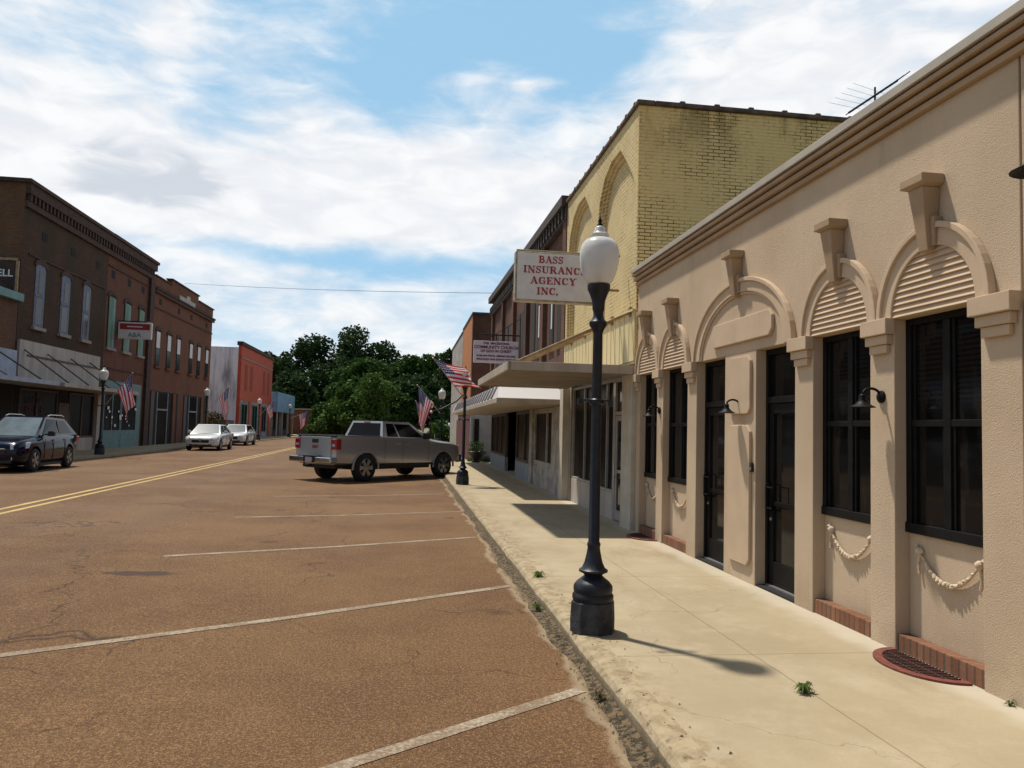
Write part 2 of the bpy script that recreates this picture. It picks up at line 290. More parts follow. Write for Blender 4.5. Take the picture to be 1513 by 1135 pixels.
# ------------------------------------------------------------------ builders
ORG = {}
class MB:
    def __init__(s): s.v = []; s.f = []
    def add(s, vs, fs):
        o = len(s.v); s.v += [tuple(p) for p in vs]; s.f += [tuple(i+o for i in f) for f in fs]; return s
    def box(s, x0, x1, y0, y1, z0, z1):
        return s.add([(x, y, z) for x in (x0, x1) for y in (y0, y1) for z in (z0, z1)],
                     [(0, 1, 3, 2), (4, 6, 7, 5), (0, 4, 5, 1), (2, 3, 7, 6), (0, 2, 6, 4), (1, 5, 7, 3)])
    def prism(s, pts, axis, d0, d1):      # pts 2D; axis x: (y,z); y: (x,z); z: (x,y)
        def P(p, d): return (d, p[0], p[1]) if axis == 'x' else (p[0], d, p[1]) if axis == 'y' else (p[0], p[1], d)
        n = len(pts)
        return s.add([P(p, d0) for p in pts]+[P(p, d1) for p in pts],
                     [tuple(range(n))[::-1], tuple(range(n, 2*n))]+[(i, (i+1) % n, (i+1) % n+n, i+n) for i in range(n)])
    def strip(s, a, b_, axis, d0, d1):    # band between two open polylines a and b (same length), thick d0..d1
        def P(p, d): return (d, p[0], p[1]) if axis == 'x' else (p[0], d, p[1]) if axis == 'y' else (p[0], p[1], d)
        n = len(a); vs = [P(p, d) for d in (d0, d1) for q in (a, b_) for p in q]; fs = []
        for i in range(n-1):
            fs += [(i, i+1, n+i+1, n+i), (2*n+i, 3*n+i, 3*n+i+1, 2*n+i+1), (i, 2*n+i, 2*n+i+1, i+1), (n+i, n+i+1, 3*n+i+1, 3*n+i)]
        fs += [(0, n, 3*n, 2*n), (n-1, 3*n-1, 4*n-1, 2*n-1)]
        return s.add(vs, fs)
    def lathe(s, prof, c=(0, 0, 0), seg=20, axis='z', cap=True):
        vs = []; fs = []; n = len(prof)
        for r, h in prof:
            for k in range(seg):
                a = 2*PI*k/seg
                p = (r*math.cos(a), r*math.sin(a), h) if axis == 'z' else (r*math.cos(a), h, r*math.sin(a)) if axis == 'y' else (h, r*math.cos(a), r*math.sin(a))
                vs.append((c[0]+p[0], c[1]+p[1], c[2]+p[2]))
        for i in range(n-1):
            for k in range(seg):
                fs.append((i*seg+k, i*seg+(k+1) % seg, (i+1)*seg+(k+1) % seg, (i+1)*seg+k))
        if cap: fs += [tuple(range(seg))[::-1], tuple((n-1)*seg+k for k in range(seg))]
        return s.add(vs, fs)
    def tube(s, pts, r, seg=8):
        pts = [Vector(p) for p in pts]; n = len(pts); vs = []; fs = []
        rs = r if isinstance(r, (list, tuple)) else [r]*n
        for i, p in enumerate(pts):
            d = (pts[min(i+1, n-1)]-pts[max(i-1, 0)]).normalized()
            a = d.cross(Vector((0, 0, 1)) if abs(d.z) < .9 else Vector((0, 1, 0))).normalized(); b_ = d.cross(a)
            for k in range(seg):
                q = 2*PI*k/seg; vs.append(p+(a*math.cos(q)+b_*math.sin(q))*rs[i])
        for i in range(n-1):
            for k in range(seg): fs.append((i*seg+k, i*seg+(k+1) % seg, (i+1)*seg+(k+1) % seg, (i+1)*seg+k))
        fs += [tuple(range(seg))[::-1], tuple((n-1)*seg+k for k in range(seg))]
        return s.add(vs, fs)
    def slab(s, A, B, C_, D, u0, u1, v0, v1, off, th, n=None):   # window slab on a quad, A-B bottom, D-C top
        A, B, C_, D = map(Vector, (A, B, C_, D)); nn = (B-A).cross(D-A).normalized()
        def Q(u, v): return (A*(1-u)+B*u)*(1-v)+(D*(1-u)+C_*u)*v
        q = [Q(u0, v0), Q(u1, v0), Q(u1, v1), Q(u0, v1)]
        return s.add([p+nn*(off-th) for p in q]+[p+nn*off for p in q], [(3, 2, 1, 0), (4, 5, 6, 7), (0, 1, 5, 4), (1, 2, 6, 5), (2, 3, 7, 6), (3, 0, 4, 7)])
    def mesh(s, name, org=(0, 0, 0)):
        me = bpy.data.meshes.new(name)
        me.from_pydata([(a-org[0], b_-org[1], c-org[2]) for a, b_, c in s.v], [], s.f); 
        bm = bmesh.new(); bm.from_mesh(me); bmesh.ops.recalc_face_normals(bm, faces=bm.faces); bm.to_mesh(me); bm.free(); return me
    def build(s, name, m, parent=None, smooth=False, bevel=0, loc=None):
        org = ORG.get(parent.name, (0, 0, 0)) if parent else (loc or (0, 0, 0))
        me = s.mesh(name, org); me.materials.append(m); o = bpy.data.objects.new(name, me); COL.objects.link(o)
        if parent: o.parent = parent
        elif loc: o.location = loc
        ORG[o.name] = org
        if smooth:
            for p in me.polygons: p.use_smooth = True
            if smooth != True:
                mod = o.modifiers.new('es', 'EDGE_SPLIT'); mod.split_angle = math.radians(smooth)
        if bevel:
            bv = o.modifiers.new('bv', 'BEVEL'); bv.width = bevel; bv.segments = 2; bv.limit_method = 'ANGLE'; bv.angle_limit = math.radians(40)
        return o
def tag(o, label=None, cat=None, group=None, kind=None):
    if label: o['label'] = label
    if cat: o['category'] = cat
    if group: o['group'] = group
    if kind: o['kind'] = kind
    return o
def thing(name, label, cat, loc=(0, 0, 0), group=None, own=True):
    o = bpy.data.objects.new(name, None); o.empty_display_size = .2; COL.objects.link(o); o.location = loc
    ORG[o.name] = tuple(loc) if own else (0, 0, 0)
    return tag(o, label, cat, group)
def struct(mb, name, m, **k):
    return tag(mb.build(name, m, **k), kind='structure')
def kids(o): return [c for c in bpy.data.objects if c.parent == o]
def copy_tree(o, parent=None):
    c = o.copy(); COL.objects.link(c); c.parent = parent
    for ch in kids(o): copy_tree(ch, c)
    return c
def text_mb(body, size, plane, at, spacing=1, offset=0., ext=.004, sx=1., align='CENTER'):
    cu = bpy.data.curves.new('t', 'FONT'); cu.body = body; cu.size = size; cu.align_x = align; cu.align_y = 'CENTER'; cu.extrude = ext; cu.offset = offset; cu.space_character = spacing
    o = bpy.data.objects.new('t', cu); COL.objects.link(o); dg = bpy.context.evaluated_depsgraph_get()
    me = bpy.data.meshes.new_from_object(o.evaluated_get(dg)); mb = MB()
    def P(v):
        x, y, z = v.x*sx, v.y, v.z
        return (at[0]+x, at[1]-z, at[2]+y) if plane == 'y' else (at[0]-z, at[1]-x, at[2]+y) if plane == '-x' else (at[0]+z, at[1]+x, at[2]+y)
    mb.add([P(v.co) for v in me.vertices], [tuple(p.vertices) for p in me.polygons])
    bpy.data.objects.remove(o); bpy.data.curves.remove(cu); bpy.data.meshes.remove(me); return mb
# ------------------------------------------------------------------ camera
CZ = 1.75
cam = bpy.data.cameras.new('cam'); co = bpy.data.objects.new('camera', cam); COL.objects.link(co); sc.camera = co
cam.lens = 36*1120/1513; cam.sensor_width = 36; cam.sensor_fit = 'HORIZONTAL'; cam.clip_start = .05; cam.clip_end = 5000
Rr = [(0.99006768, 0.03385219, 0.1364552), (-0.1381768, 0.05518243, 0.98886909), (0.02594546, -0.99790226, 0.05931192)]
M = Matrix([(r[0], -r[1], -r[2]) for r in Rr]).to_4x4(); M.translation = (0, 0, CZ); co.matrix_world = M
# ------------------------------------------------------------------ light
S = Vector((-.84, 1.0, 3.07)).normalized()
sun = bpy.data.lights.new('sun', 'SUN'); sun.energy = 4.9; sun.angle = math.radians(2.2); sun.color = (1, .93, .82)
so = bpy.data.objects.new('sun', sun); COL.objects.link(so); so.rotation_euler = S.to_track_quat('Z', 'Y').to_euler(); so.location = (0, 0, 40)
w = bpy.data.worlds.new('World'); sc.world = w; w.use_nodes = True; t = NT(w.node_tree); bg = w.node_tree.nodes['Background']
sky = t.new('ShaderNodeTexSky', sky_type='NISHITA'); sky.sun_disc = False; sky.sun_elevation = math.asin(S.z); sky.sun_rotation = math.atan2(S.x, S.y)
sky.air_density = 1.0; sky.dust_density = .6; sky.ozone_density = 1.6
vec = t.new('ShaderNodeTexCoord').outputs['Generated']; X, Y, Z = t.sep(vec)
az = t.math('MULTIPLY', t.math('ARCTAN2', X, Y), 57.2958); el = t.math('MULTIPLY', t.math('ARCSINE', Z), 57.2958)
# clouds: noise on a flat layer overhead
zz = t.math('MAXIMUM', t.math('ADD', Z, .10), .04)
pl = t.comb(t.math('DIVIDE', X, zz), t.math('DIVIDE', Y, zz), .3)
big = t.noise(pl, .9, 7, .55, .4); det = t.noise(t.scale(pl, 1, 1, 1), 3.2, 8, .6, .6)
vst = t.comb(t.math('MULTIPLY', az, .06), t.math('MULTIPLY', el, .15), .0); big2 = t.noise(vst, 1.6, 7, .6, .5); wis = t.noise(t.comb(t.math('MULTIPLY', az, .10), t.math('MULTIPLY', el, .26), 4.), 2.2, 6, .52, .5)
d = t.math('ADD', t.math('MULTIPLY', t.math('SUBTRACT', big2, .5), 1.5), t.math('MULTIPLY', t.math('SUBTRACT', wis, .5), .9))
d = t.math('ADD', d, t.math('MULTIPLY', t.math('SUBTRACT', big, .5), .5))
d = t.math('ADD', d, .68)
def blob(a0, e0, sa, se, amp, tilt=0.):
    global d
    A = t.math('SUBTRACT', az, a0); E = t.math('SUBTRACT', el, e0)
    if tilt:
        ct, s_ = math.cos(math.radians(tilt)), math.sin(math.radians(tilt))
        A, E = (t.math('ADD', t.math('MULTIPLY', A, ct), t.math('MULTIPLY', E, s_)), t.math('SUBTRACT', t.math('MULTIPLY', E, ct), t.math('MULTIPLY', A, s_)))
    A = t.math('DIVIDE', A, sa); E = t.math('DIVIDE', E, se)
    g = t.math('EXPONENT', t.math('MULTIPLY', t.math('ADD', t.math('MULTIPLY', A, A), t.math('MULTIPLY', E, E)), -1.))
    d = t.math('ADD', d, t.math('MULTIPLY', g, amp))
def pxdir(px, py):
    c = ((px-756.5), (py-567.5), 1120.)
    v = [sum(r[i]*c[i] for i in range(3)) for r in Rr]; n = math.sqrt(sum(q*q for q in v))
    return math.degrees(math.atan2(v[0], v[1])), math.degrees(math.asin(v[2]/n))
def pb(px, py, sx, sy, amp, tilt=0.):
    a, e = pxdir(px, py); k = 57.3/1120/math.sqrt(1+((px-756)/1120)**2); blob(a, e, sx*k*1.05, sy*k, amp, tilt)
pb(720, 40, 260, 75, -.92); pb(560, 120, 150, 50, -.45); pb(860, 110, 110, 60, -.55, 35)
pb(330, 140, 60, 50, -.42); pb(120, 40, 130, 60, -.22); pb(640, 395, 260, 26, -.62); pb(370, 372, 130, 20, -.30)
pb(420, 290, 420, 62, .75); pb(80, 170, 130, 90, .3); pb(1150, 120, 260, 110, .5); pb(700, 260, 200, 60, .4)
pb(520, 500, 200, 40, .0); pb(690, 112, 60, 18, .42, 10); pb(640, 128, 25, 14, .35); pb(802, 124, 42, 9, .48, 5); pb(775, 130, 16, 12, .3); pb(925, 28, 50, 26, .42, 15); pb(250, 60, 40, 90, .3); pb(440, 398, 40, 9, .3)
blob(-40, 67, 30, 25, -.3)
cov = t.math('MAXIMUM', t.ramp(d, .02, 1.02), t.ramp(el, 11, 0, 0, .8))
cov = t.math('MULTIPLY', cov, t.ramp(Y, -.35, .25, .15, 1))  # clouds cleared from the unseen sky behind the camera to lower fill
cloudc = t.mix(t.ramp(wis, .35, .7), (.87, .88, .91), (1.02, 1.01, 1.0))
a0, e0 = pxdir(210, 262)
gA = t.math('DIVIDE', t.math('SUBTRACT', az, a0), 5.0); gE = t.math('DIVIDE', t.math('SUBTRACT', el, e0), 1.9)
gr = t.math('ADD', t.math('ADD', t.math('MULTIPLY', gA, gA), t.math('MULTIPLY', gE, gE)), t.math('MULTIPLY', t.math('SUBTRACT', wis, .5), 3.5))
cloudc = t.mix(t.ramp(gr, .1, 1.4, .75, 0), cloudc, (.60, .64, .71))
skyc = t.mix(1., t.mix(t.ramp(Y, -.3, .25, .0, .8), sky.outputs[0], (3.5, 6.25, 8.6)), (.105, .105, .105), 'MULTIPLY')  # sky behind the camera, out of view, kept darker to cut ambient light
dim = t.ramp(el, 32, 58, 1, .22)     # unseen overhead cloud colour darkened to lower the fill light
cloudc = t.mix(1., cloudc, t.comb(dim, dim, dim), 'MULTIPLY')
fin = t.mix(t.math('MULTIPLY', cov, .93), skyc, cloudc)
fin = t.mix(t.ramp(el, -6, -.5, 1, 0), fin, (.20, .17, .12))
t.l.new(fin, bg.inputs[0]); bg.inputs[1].default_value = 1.0
# keep the sky's own strength in range: background strength .12, colours scaled to match
sc_n = t.mix(1., fin, (8.333, 8.333, 8.333), 'MULTIPLY'); t.l.new(sc_n, bg.inputs[0]); bg.inputs[1].default_value = .12
sc.view_settings.view_transform = 'Standard'; sc.view_settings.look = 'None'; sc.view_settings.exposure = 0; sc.view_settings.gamma = 1
sc.cycles.max_bounces = 6; sc.cycles.use_denoising = True
# ------------------------------------------------------------------ ground
def zr(x): return 0 if x > -1 else .1*min(1, (-1-x)/7)
mb = MB(); mb.add([(-900, -300, -.06), (900, -300, -.06), (900, 1500, -.06), (-900, 1500, -.06)], [(0, 1, 2, 3)]); struct(mb, 'ground', GROUND)
xs = [1.40, -1, -8, -12.75]; ys = [-30, 0, 30, 60, 118]
vs = [(x, y, zr(x)) for y in ys for x in xs]; fs = [(j*4+i, j*4+i+1, (j+1)*4+i+1, (j+1)*4+i) for j in range(4) for i in range(3)]
mb = MB(); mb.add(vs, fs); struct(mb, 'road', ASPHALT)
def stripe(a, b_, wd, name, m, n=14):
    a = Vector(a+(0,)); b_ = Vector(b_+(0,)); d_ = (b_-a).normalized(); s_ = Vector((-d_.y, d_.x, 0))*wd/2; vs = []; fs = []
    for i in range(n+1):
        p = a+(b_-a)*i/n
        for q in (p-s_, p+s_): vs.append((q.x, q.y, zr(q.x)+.004))
        if i: fs.append((2*i-2, 2*i-1, 2*i+1, 2*i))
    return struct(MB().add(vs, fs), name, m)
for a, b_ in (((1.23, 5.12), (-3.6, 1.75)), ((1.22, 8.5), (-3.05, 5.88)), ((1.19, 12.26), (-2.98, 10.22)), ((1.25, 15.98), (-3.0, 14.35)), ((1.05, 20.1), (-3.0, 18.5)), ((1.2, 2.2), (-3.6, -1.2))):
    stripe(a, b_, .105, 'parking_line', PWHITE)
def yx(y): return -6.55-.013*(y-14)
for o_ in (0, -.30):
    mbv = []; mbf = []
    for i, y in enumerate(range(-10, 116, 3)):
        for q in (-.06, .06): mbv.append((yx(y)+o_-.25+q, y, zr(yx(y)+o_)+.006))
        if i: mbf.append((2*i-2, 2*i-1, 2*i+1, 2*i))
    struct(MB().add(mbv, mbf), 'centre_line', PYEL)
# kerb and pavement right: uneven edge
mb = MB(); n = 260; a = []; 
rr_ = random.Random(3)
prof = []
for i in range(n+1):
    y = -6+66*i/n; j = (rr_.random()-.5)*.012+.006*math.sin(y*3); k = (rr_.random()-.5)*.008
    prof.append([(1.375+j*.6, y, -.05), (1.375+j, y, .085+k), (1.40+j, y, .118+k), (1.45, y, .134+k*.3), (1.56, y, .134), (1.56, y, -.05)])
vs = [p for r in prof for p in r]; fs = [(i*6+k, i*6+k+1, (i+1)*6+k+1, (i+1)*6+k) for i in range(n) for k in range(5)]
struct(mb.add(vs, fs), 'kerb', KERB)
struct(MB().box(1.56, 6, -6, 60, -.05, .13), 'pavement', SIDEWALK)
struct(MB().box(-12.9, -12.75, -6, 118, -.05, .19).box(-12.9, -12.89, -6, 118, -.05, .18), 'kerb', KERB)
struct(MB().box(-30, -12.9, -6, 118, -.05, .2), 'pavement', SIDEWALK)
# gutter dirt and grit
mb = MB(); rr_ = random.Random(5); pv = []; L = []
for i in range(200):
    y = -3+40*i/199; L.append((y, 1.285-.022*rr_.random()-.03*math.sin(y*2.1)-.02*math.sin(y*5.3)))
for y, x in L: pv += [(x, y, .004), (1.33, y, .014), (1.39, y, .034)]
fs = [(i*3+k, i*3+k+1, (i+1)*3+k+1, (i+1)*3+k) for i in range(199) for k in range(2)]
struct(MB().add(pv, fs), 'gutter', DIRT)
mb = MB()
for i in range(1700):
    y = 2.2+rr_.random()**1.8*18; x = 1.37-abs(rr_.gauss(0, .07)); s_ = .003+.009*rr_.random()**2
    if rr_.random() < .12: x = 1.45+rr_.random()*.25; 
    z0 = (.134 if x > 1.4 else .02 if x > 1.3 else .006)
    a = rr_.random()*6; q = [(x+s_*math.cos(a+k*2.1)*(1+.5*rr_.random()), y+s_*math.sin(a+k*2.1), z0) for k in range(3)]
    mb.add(q+[(x, y, z0+s_*.9)], [(0, 1, 3), (1, 2, 3), (2, 0, 3), (0, 2, 1)])
tag(mb.build('grit', PEBB), 'grit and small gravel lying along the kerb gutter', 'gravel', kind='stuff')
def weed(x, y, z, r, n, label, m=GRASSM, flat=.35):
    mb = MB(); q = random.Random(int(x*1000+y*77))
    for i in range(n):
        a = q.random()*2*PI; L = r*(.5+.6*q.random()); h = L*(flat+.5*q.random()); w_ = r*.07
        d_ = Vector((math.cos(a), math.sin(a), 0)); p = Vector((-d_.y, d_.x, 0))*w_
        b0 = d_*r*.05; m1 = d_*L*.5+Vector((0, 0, h)); e = d_*L+Vector((0, 0, h*.35))
        mb.add([b0-p, b0+p, m1+p*1.2, m1-p*1.2, e], [(0, 1, 2, 3), (3, 2, 4)])
    mb.v = [(a+x, b_+y, c+z) for a, b_, c in mb.v]
    return tag(mb.build('weed', m, loc=(x, y, z)), label, 'weed')
weed(2.555, 4.60, .128, .085, 42, 'flattened green weed growing from the pavement joint near the red grate')
weed(1.50, 8.35, .12, .10, 30, 'small weed on the kerb edge beyond the near lamp post')
weed(1.46, 6.05, .12, .07, 26, 'tuft of dry grass at the foot of the near lamp post', LEAFB)
weed(1.30, 4.9, .02, .07, 26, 'small weed in the gutter by the near parking line', LEAFB)
weed(1.31, 7.3, .02, .08, 26, 'weed in the gutter across from the near lamp post', LEAFM)
weed(3.74, 4.3, .128, .05, 20, 'tiny weed against the tan wall by the near grate end')
for i in range(5): pass
# ------------------------------------------------------------------ tan building
tan = thing('stucco_storefront', 'one-storey tan stucco storefront with arched louvred bays and dark windows', 'building', (3.8, 8, .13))
FX = 3.78; BX = 3.90
piers = [(4.215, 4.558), (5.464, 5.777), (6.665, 7.002), (7.845, 8.66), (9.557, 9.886), (10.873, 11.15), (12.0, 12.195)]
bays = [(4.558, 5.464, 'w'), (5.777, 6.665, 'w'), (7.002, 7.845, 'd'), (8.66, 9.557, 'd'), (9.886, 10.873, 'w'), (11.15, 12.0, 'w')]
mb = MB(); mb.box(FX, 4.06, 4.215, 12.195, 2.69, 4.20)
for a, b_ in piers: mb.box(FX, 4.06, a, b_, .125, 2.69)
for a, b_, k in bays:
    if k == 'w': mb.box(BX, 4.06, a, b_, .125, 1.03)
mb.box(FX, 4.06, -3, 4.197, .125, 4.20); mb.box(FX+.02, 4.06, 4.197, 4.215, .125, 4.2)
mb.box(4.06, 16, 12.0, 12.195, .125, 4.3); mb.box(4.06, 16, -3, -2.8, .125, 4.3); mb.box(15.8, 16, -2.8, 12.0, .125, 4.3)
mb.build('wall', STUCCO, tan, bevel=.006)
MB().box(4.06, 15.8, -2.8, 12.0, 3.6, 3.7).build('roof', ROOF, tan)
mb = MB()
for z0, z1, x in ((4.202, 4.252, 3.735), (4.272, 4.325, 3.700), (4.345, 4.385, 3.672)): mb.box(x, FX+.2, -3, 12.22, z0, z1)
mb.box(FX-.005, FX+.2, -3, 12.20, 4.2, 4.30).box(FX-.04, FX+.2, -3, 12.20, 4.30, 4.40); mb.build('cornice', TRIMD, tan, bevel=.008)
MB().box(3.655, 4.1, -3, 12.24, 4.40, 4.475).build('cornice_flashing', FLASH, tan, bevel=.006)
def arc(c, rx, rz, n=26, a0=0, a1=PI): return [(c+rx*math.cos(a0+(a1-a0)*i/n), 2.69+rz*math.sin(a0+(a1-a0)*i/n)) for i in range(n+1)]
AR = [(5.011, .447, .475, .60, .645, 'w'), (6.221, .447, .475, .60, .645, 'w'), (8.28, 1.12, .70, 1.31, .86, 'c'), (10.38, .447, .475, .60, .645, 'w'), (11.575, .425, .475, .585, .645, 'w')]
for c, rx, rz, ox, oz, k in AR:
    mb = MB(); mb.strip(arc(c, rx, rz), arc(c, ox-.04, oz-.04), 'x', FX-.035, FX-.002)
    mb.strip(arc(c, ox-.045, oz-.045), arc(c, ox, oz), 'x', FX-.06, FX-.001)
    if k == 'c': mb.strip(arc(c, rx-.0, rz-.0), arc(c, rx-.03, rz-.03), 'x', FX-.02, FX-.001)
    mb.build('arch_moulding', STUCCO_TRIM, tan, bevel=.006)
    if k == 'w':
        mb = MB(); nsl = 10; h = rz/nsl
        for i in range(nsl):
            z0 = 2.692+i*h; zt = z0+h
            w0 = rx*math.sqrt(max(0, 1-((z0-2.69)/rz)**2))
            if w0 < .05: continue
            mb.add([(FX-.004, c-w0, z0), (FX-.004, c+w0, z0), (FX-.026, c-w0, z0+h*.10), (FX-.026, c+w0, z0+h*.10), (FX-.004, c-w0, zt), (FX-.004, c+w0, zt)],
                   [(0, 1, 3, 2), (2, 3, 5, 4), (0, 2, 4), (1, 5, 3)])
        mb.build('louvre', STUCCO_TRIM, tan)
    kz = .2 if k == 'c' else 0
    mb = MB(); kb = 2.69+rz-.04; kt = 3.585+kz
    # tapered wedge
    def fr(x0, z, w_): return [(x0, c-w_, z), (FX-.001, c-w_, z), (FX-.001, c+w_, z), (x0, c+w_, z)]
    mb.add(fr(FX-.08, kb, .048)+fr(FX-.145, kt, .080), [(0, 1, 2, 3), (4, 7, 6, 5), (0, 4, 5, 1), (1, 5, 6, 2), (2, 6, 7, 3), (3, 7, 4, 0)])
    mb.add(fr(FX-.055, kb+.03, .085)+fr(FX-.075, kb+.24, .105), [(0, 1, 2, 3), (4, 7, 6, 5), (0, 4, 5, 1), (1, 5, 6, 2), (2, 6, 7, 3), (3, 7, 4, 0)])
    mb.add(fr(FX-.147, kt+.001, .085)+fr(FX-.18, kt+.02, .125)+fr(FX-.18, kt+.085, .125), [(0, 1, 2, 3), (8, 11, 10, 9)]+[(a+o_, (a+1) % 4+o_, (a+1) % 4+4+o_, a+4+o_) for o_ in (0, 4) for a in range(4)])
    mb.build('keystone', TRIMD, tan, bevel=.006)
for a, b_ in [(4.215, 4.558), piers[1], piers[2], piers[4], piers[5], piers[6]]:
    mb = MB(); e = .012 if a > 5 else .02; lo_ = a-e if a > 5 else a
    mb.box(FX-.085, FX-.001, lo_, b_+e, 2.575, 2.70); mb.box(FX-.055, FX-.001, lo_+.03, b_-.01, 2.50, 2.573); mb.box(FX-.035, FX-.001, lo_+.06, b_-.04, 2.43, 2.498)
    mb.build('pilaster_capital', STUCCO_TRIM, tan, bevel=.005)
def cham(y0, y1, z0, z1, c):
    return [(y0+c, z0), (y1-c, z0), (y1, z0+c), (y1, z1-c), (y1-c, z1), (y0+c, z1), (y0, z1-c), (y0, z0+c)]
MB().prism(cham(7.93, 8.50, 1.99, 2.64, .06), 'x', FX-.035, FX-.001).build('raised_panel', STUCCO_TRIM, tan, bevel=.006)
MB().prism(cham(7.93, 8.50, .32, 1.86, .07), 'x', FX-.035, FX-.001).build('raised_panel', STUCCO_TRIM, tan, bevel=.006)
MB().prism(cham(7.42, 9.0, 2.81, 3.09, .07), 'x', FX-.04, FX-.001).build('name_plaque', STUCCO_TRIM, tan, bevel=.008)
for a, b_, k in bays:
    if k == 'w':
        fx = 3.875; mb = MB(); z0, z1 = 1.035, 2.688; mid = (a+b_)/2
        mb.box(fx, 3.96, a+.002, a+.06, z0, z1).box(fx, 3.96, b_-.06, b_-.002, z0, z1).box(fx-.012, 3.96, a+.002, b_-.002, z0, z0+.075).box(fx, 3.96, a+.06, b_-.06, z1-.05, z1)
        mb.box(fx+.004, 3.95, mid-.035, mid+.035, z0+.075, z1-.05)
        for (p, q) in ((a+.06, mid-.035), (mid+.035, b_-.06)):
            mb.box(fx+.008, 3.945, p, q, 1.85, 1.90); mb.box(fx+.02, 3.94, p, p+.03, z0+.075, z1-.05); mb.box(fx+.02, 3.94, q-.03, q, z0+.075, z1-.05)
        wf = mb.build('window', BLACKMETAL, tan, bevel=.004)
        MB().box(3.915, 3.925, a+.05, b_-.05, z0+.06, z1-.04).build('pane', GLASSB, wf)
        mb = MB(); q = random.Random(int(a*10)); c = (a+b_)/2; hw = .30; pts = []
        n = 17
        for i in range(n):
            s_ = -1+2*i/(n-1); pts.append((BX-.022, c+hw*s_, .90-.19*(1-s_*s_)))
        for i in range(n-1):
            p, r_ = Vector(pts[i]), Vector(pts[i+1]); s_ = abs(-1+2*(i+.5)/(n-1)); r0 = .008+.012*(1-s_**1.5)
            mid_ = (p+r_)/2
            for kk in range(3):
                o_ = Vector((-(.3+.5*q.random())*r0, (q.random()-.5)*r0*.8, (q.random()-.5)*r0*1.1)); mb.lathe([(r0*.35, -r0*.8), (r0*.85, -r0*.3), (r0*.85, r0*.3), (r0*.35, r0*.8)], mid_+o_, 7)
        mb.tube(pts, [.007+.011*(1-abs(-1+2*i/(n-1))**1.5) for i in range(n)], 7)
        for s_ in (-1, 1):
            e = Vector((BX-.02, c+hw*s_, .91)); mb.lathe([(.012, -.03), (.032, -.01), (.032, .012), (.01, .03)], e, 7)
            mb.tube([e, e+Vector((0, .02*s_, -.10)), e+Vector((0, .01*s_, -.17))], [.009, .008, .012], 6)
            mb.lathe([(.006, -.015), (.02, 0), (.006, .015)], e+Vector((0, .035*s_, .03)), 6)
        mb.build('swag', SWAG, tan, smooth=50)
        mb = MB().box(FX+.018, BX+.001, a+.002, b_-.002, .126, .258); mb.build('brick_sill', STEPBRICK, tan, bevel=.006)
    else:
        fx = 3.915; mb = MB(); z0, z1 = .155, 2.688
        mb.box(fx-.02, 4.0, a+.002, a+.05, z0, z1).box(fx-.02, 4.0, b_-.05, b_-.002, z0, z1).box(fx-.02, 4.0, a+.05, b_-.05, z1-.06, z1).box(fx-.02, 4.0, a+.05, b_-.05, 2.10, 2.17)
        fr_ = mb.build('door_frame', BLACKMETAL, tan, bevel=.003)
        MB().box(fx+.025, fx+.035, a+.045, b_-.045, 2.16, z1-.05).build('pane', GLASS, fr_)
        dm = MB(); p, q = a+.055, b_-.055
        dm.box(fx, 3.96, p, p+.09, z0+.01, 2.095).box(fx, 3.96, q-.09, q, z0+.01, 2.095).box(fx, 3.96, p+.09, q-.09, z0+.01, z0+.26).box(fx, 3.96, p+.09, q-.09, 1.99, 2.095).box(fx+.004, 3.955, p+.09, q-.09, 1.0, 1.05)
        dr = dm.build('door', BLACKMETAL, tan, bevel=.003)
        MB().box(fx+.02, fx+.03, p+.085, q-.085, z0+.25, 2.0).build('pane', GLASS, dr)
        hy = q-.045 if a > 8 else q-.05
        hy = q-.05
        MB().tube([(fx, hy, 1.23), (fx-.06, hy, 1.23), (fx-.06, hy-.0, 1.21), (fx-.06, hy, .97), (fx-.06, hy, .95), (fx, hy, .95)], .012, 8).tube([(fx-.055, hy, 1.2), (fx-.07, hy-.16, 1.2), (fx-.07, hy-.16, .98), (fx-.055, hy, .98)], .010, 6).build('handle', BLACKMETAL, dr, smooth=40)
        MB().lathe([(.018, -.006), (.018, .012)], (fx-.006, hy, .86), 10, 'x').build('lock_cylinder', SILVER, dr)
        MB().box(FX+.01, 4.0, a+.002, b_-.002, .126, .150).build('threshold', PIT, tan)
        MB().box(fx-.035, fx+.02, a+.05, b_-.05, .151, .166).build('threshold_strip', SILVER, fr_)
MB().box(FX-.03, FX-.001, 7.88, 7.925, 1.35, 1.45).build('door_intercom', BLACKPL, tan, bevel=.004)
MB().box(FX-.034, FX-.0305, 7.887, 7.918, 1.37, 1.40).build('intercom_button_plate', SILVER, tan)
# gooseneck wall lamps
def sconce(y, z, label, s_=1., grp='gooseneck lamps on the tan front'):
    th_ = thing('wall_lamp', label, 'wall lamp', (FX, y, z), grp)
    MB().lathe([(.05*s_, 0), (.05*s_, -.015), (.03*s_, -.03)], (FX-.001, y, z), 16, 'x').build('wall_plate', BLACKMETAL, th_, smooth=40)
    pts = []
    for i in range(12):
        a = i/11*PI*.95; pts.append((FX-.02-.075*s_*(1-math.cos(a)), y, z+.055*s_*math.sin(a)+.01))
    MB().tube(pts, .011*s_, 8).build('arm', BLACKMETAL, th_, smooth=True)
    x = FX-.02-.15*s_
    MB().lathe([(.014*s_, .03*s_), (.026*s_, .02*s_), (.028*s_, -.02*s_), (.055*s_, -.05*s_), (.10*s_, -.075*s_), (.098*s_, -.078*s_), (.05*s_, -.055*s_), (.02*s_, -.04*s_)], (x, y, z-.012), 20).build('lamp_shade', BLACKMETAL, th_, smooth=40)
sconce(8.22, 2.085, 'black gooseneck lamp on the wide pier between the two glass doors')
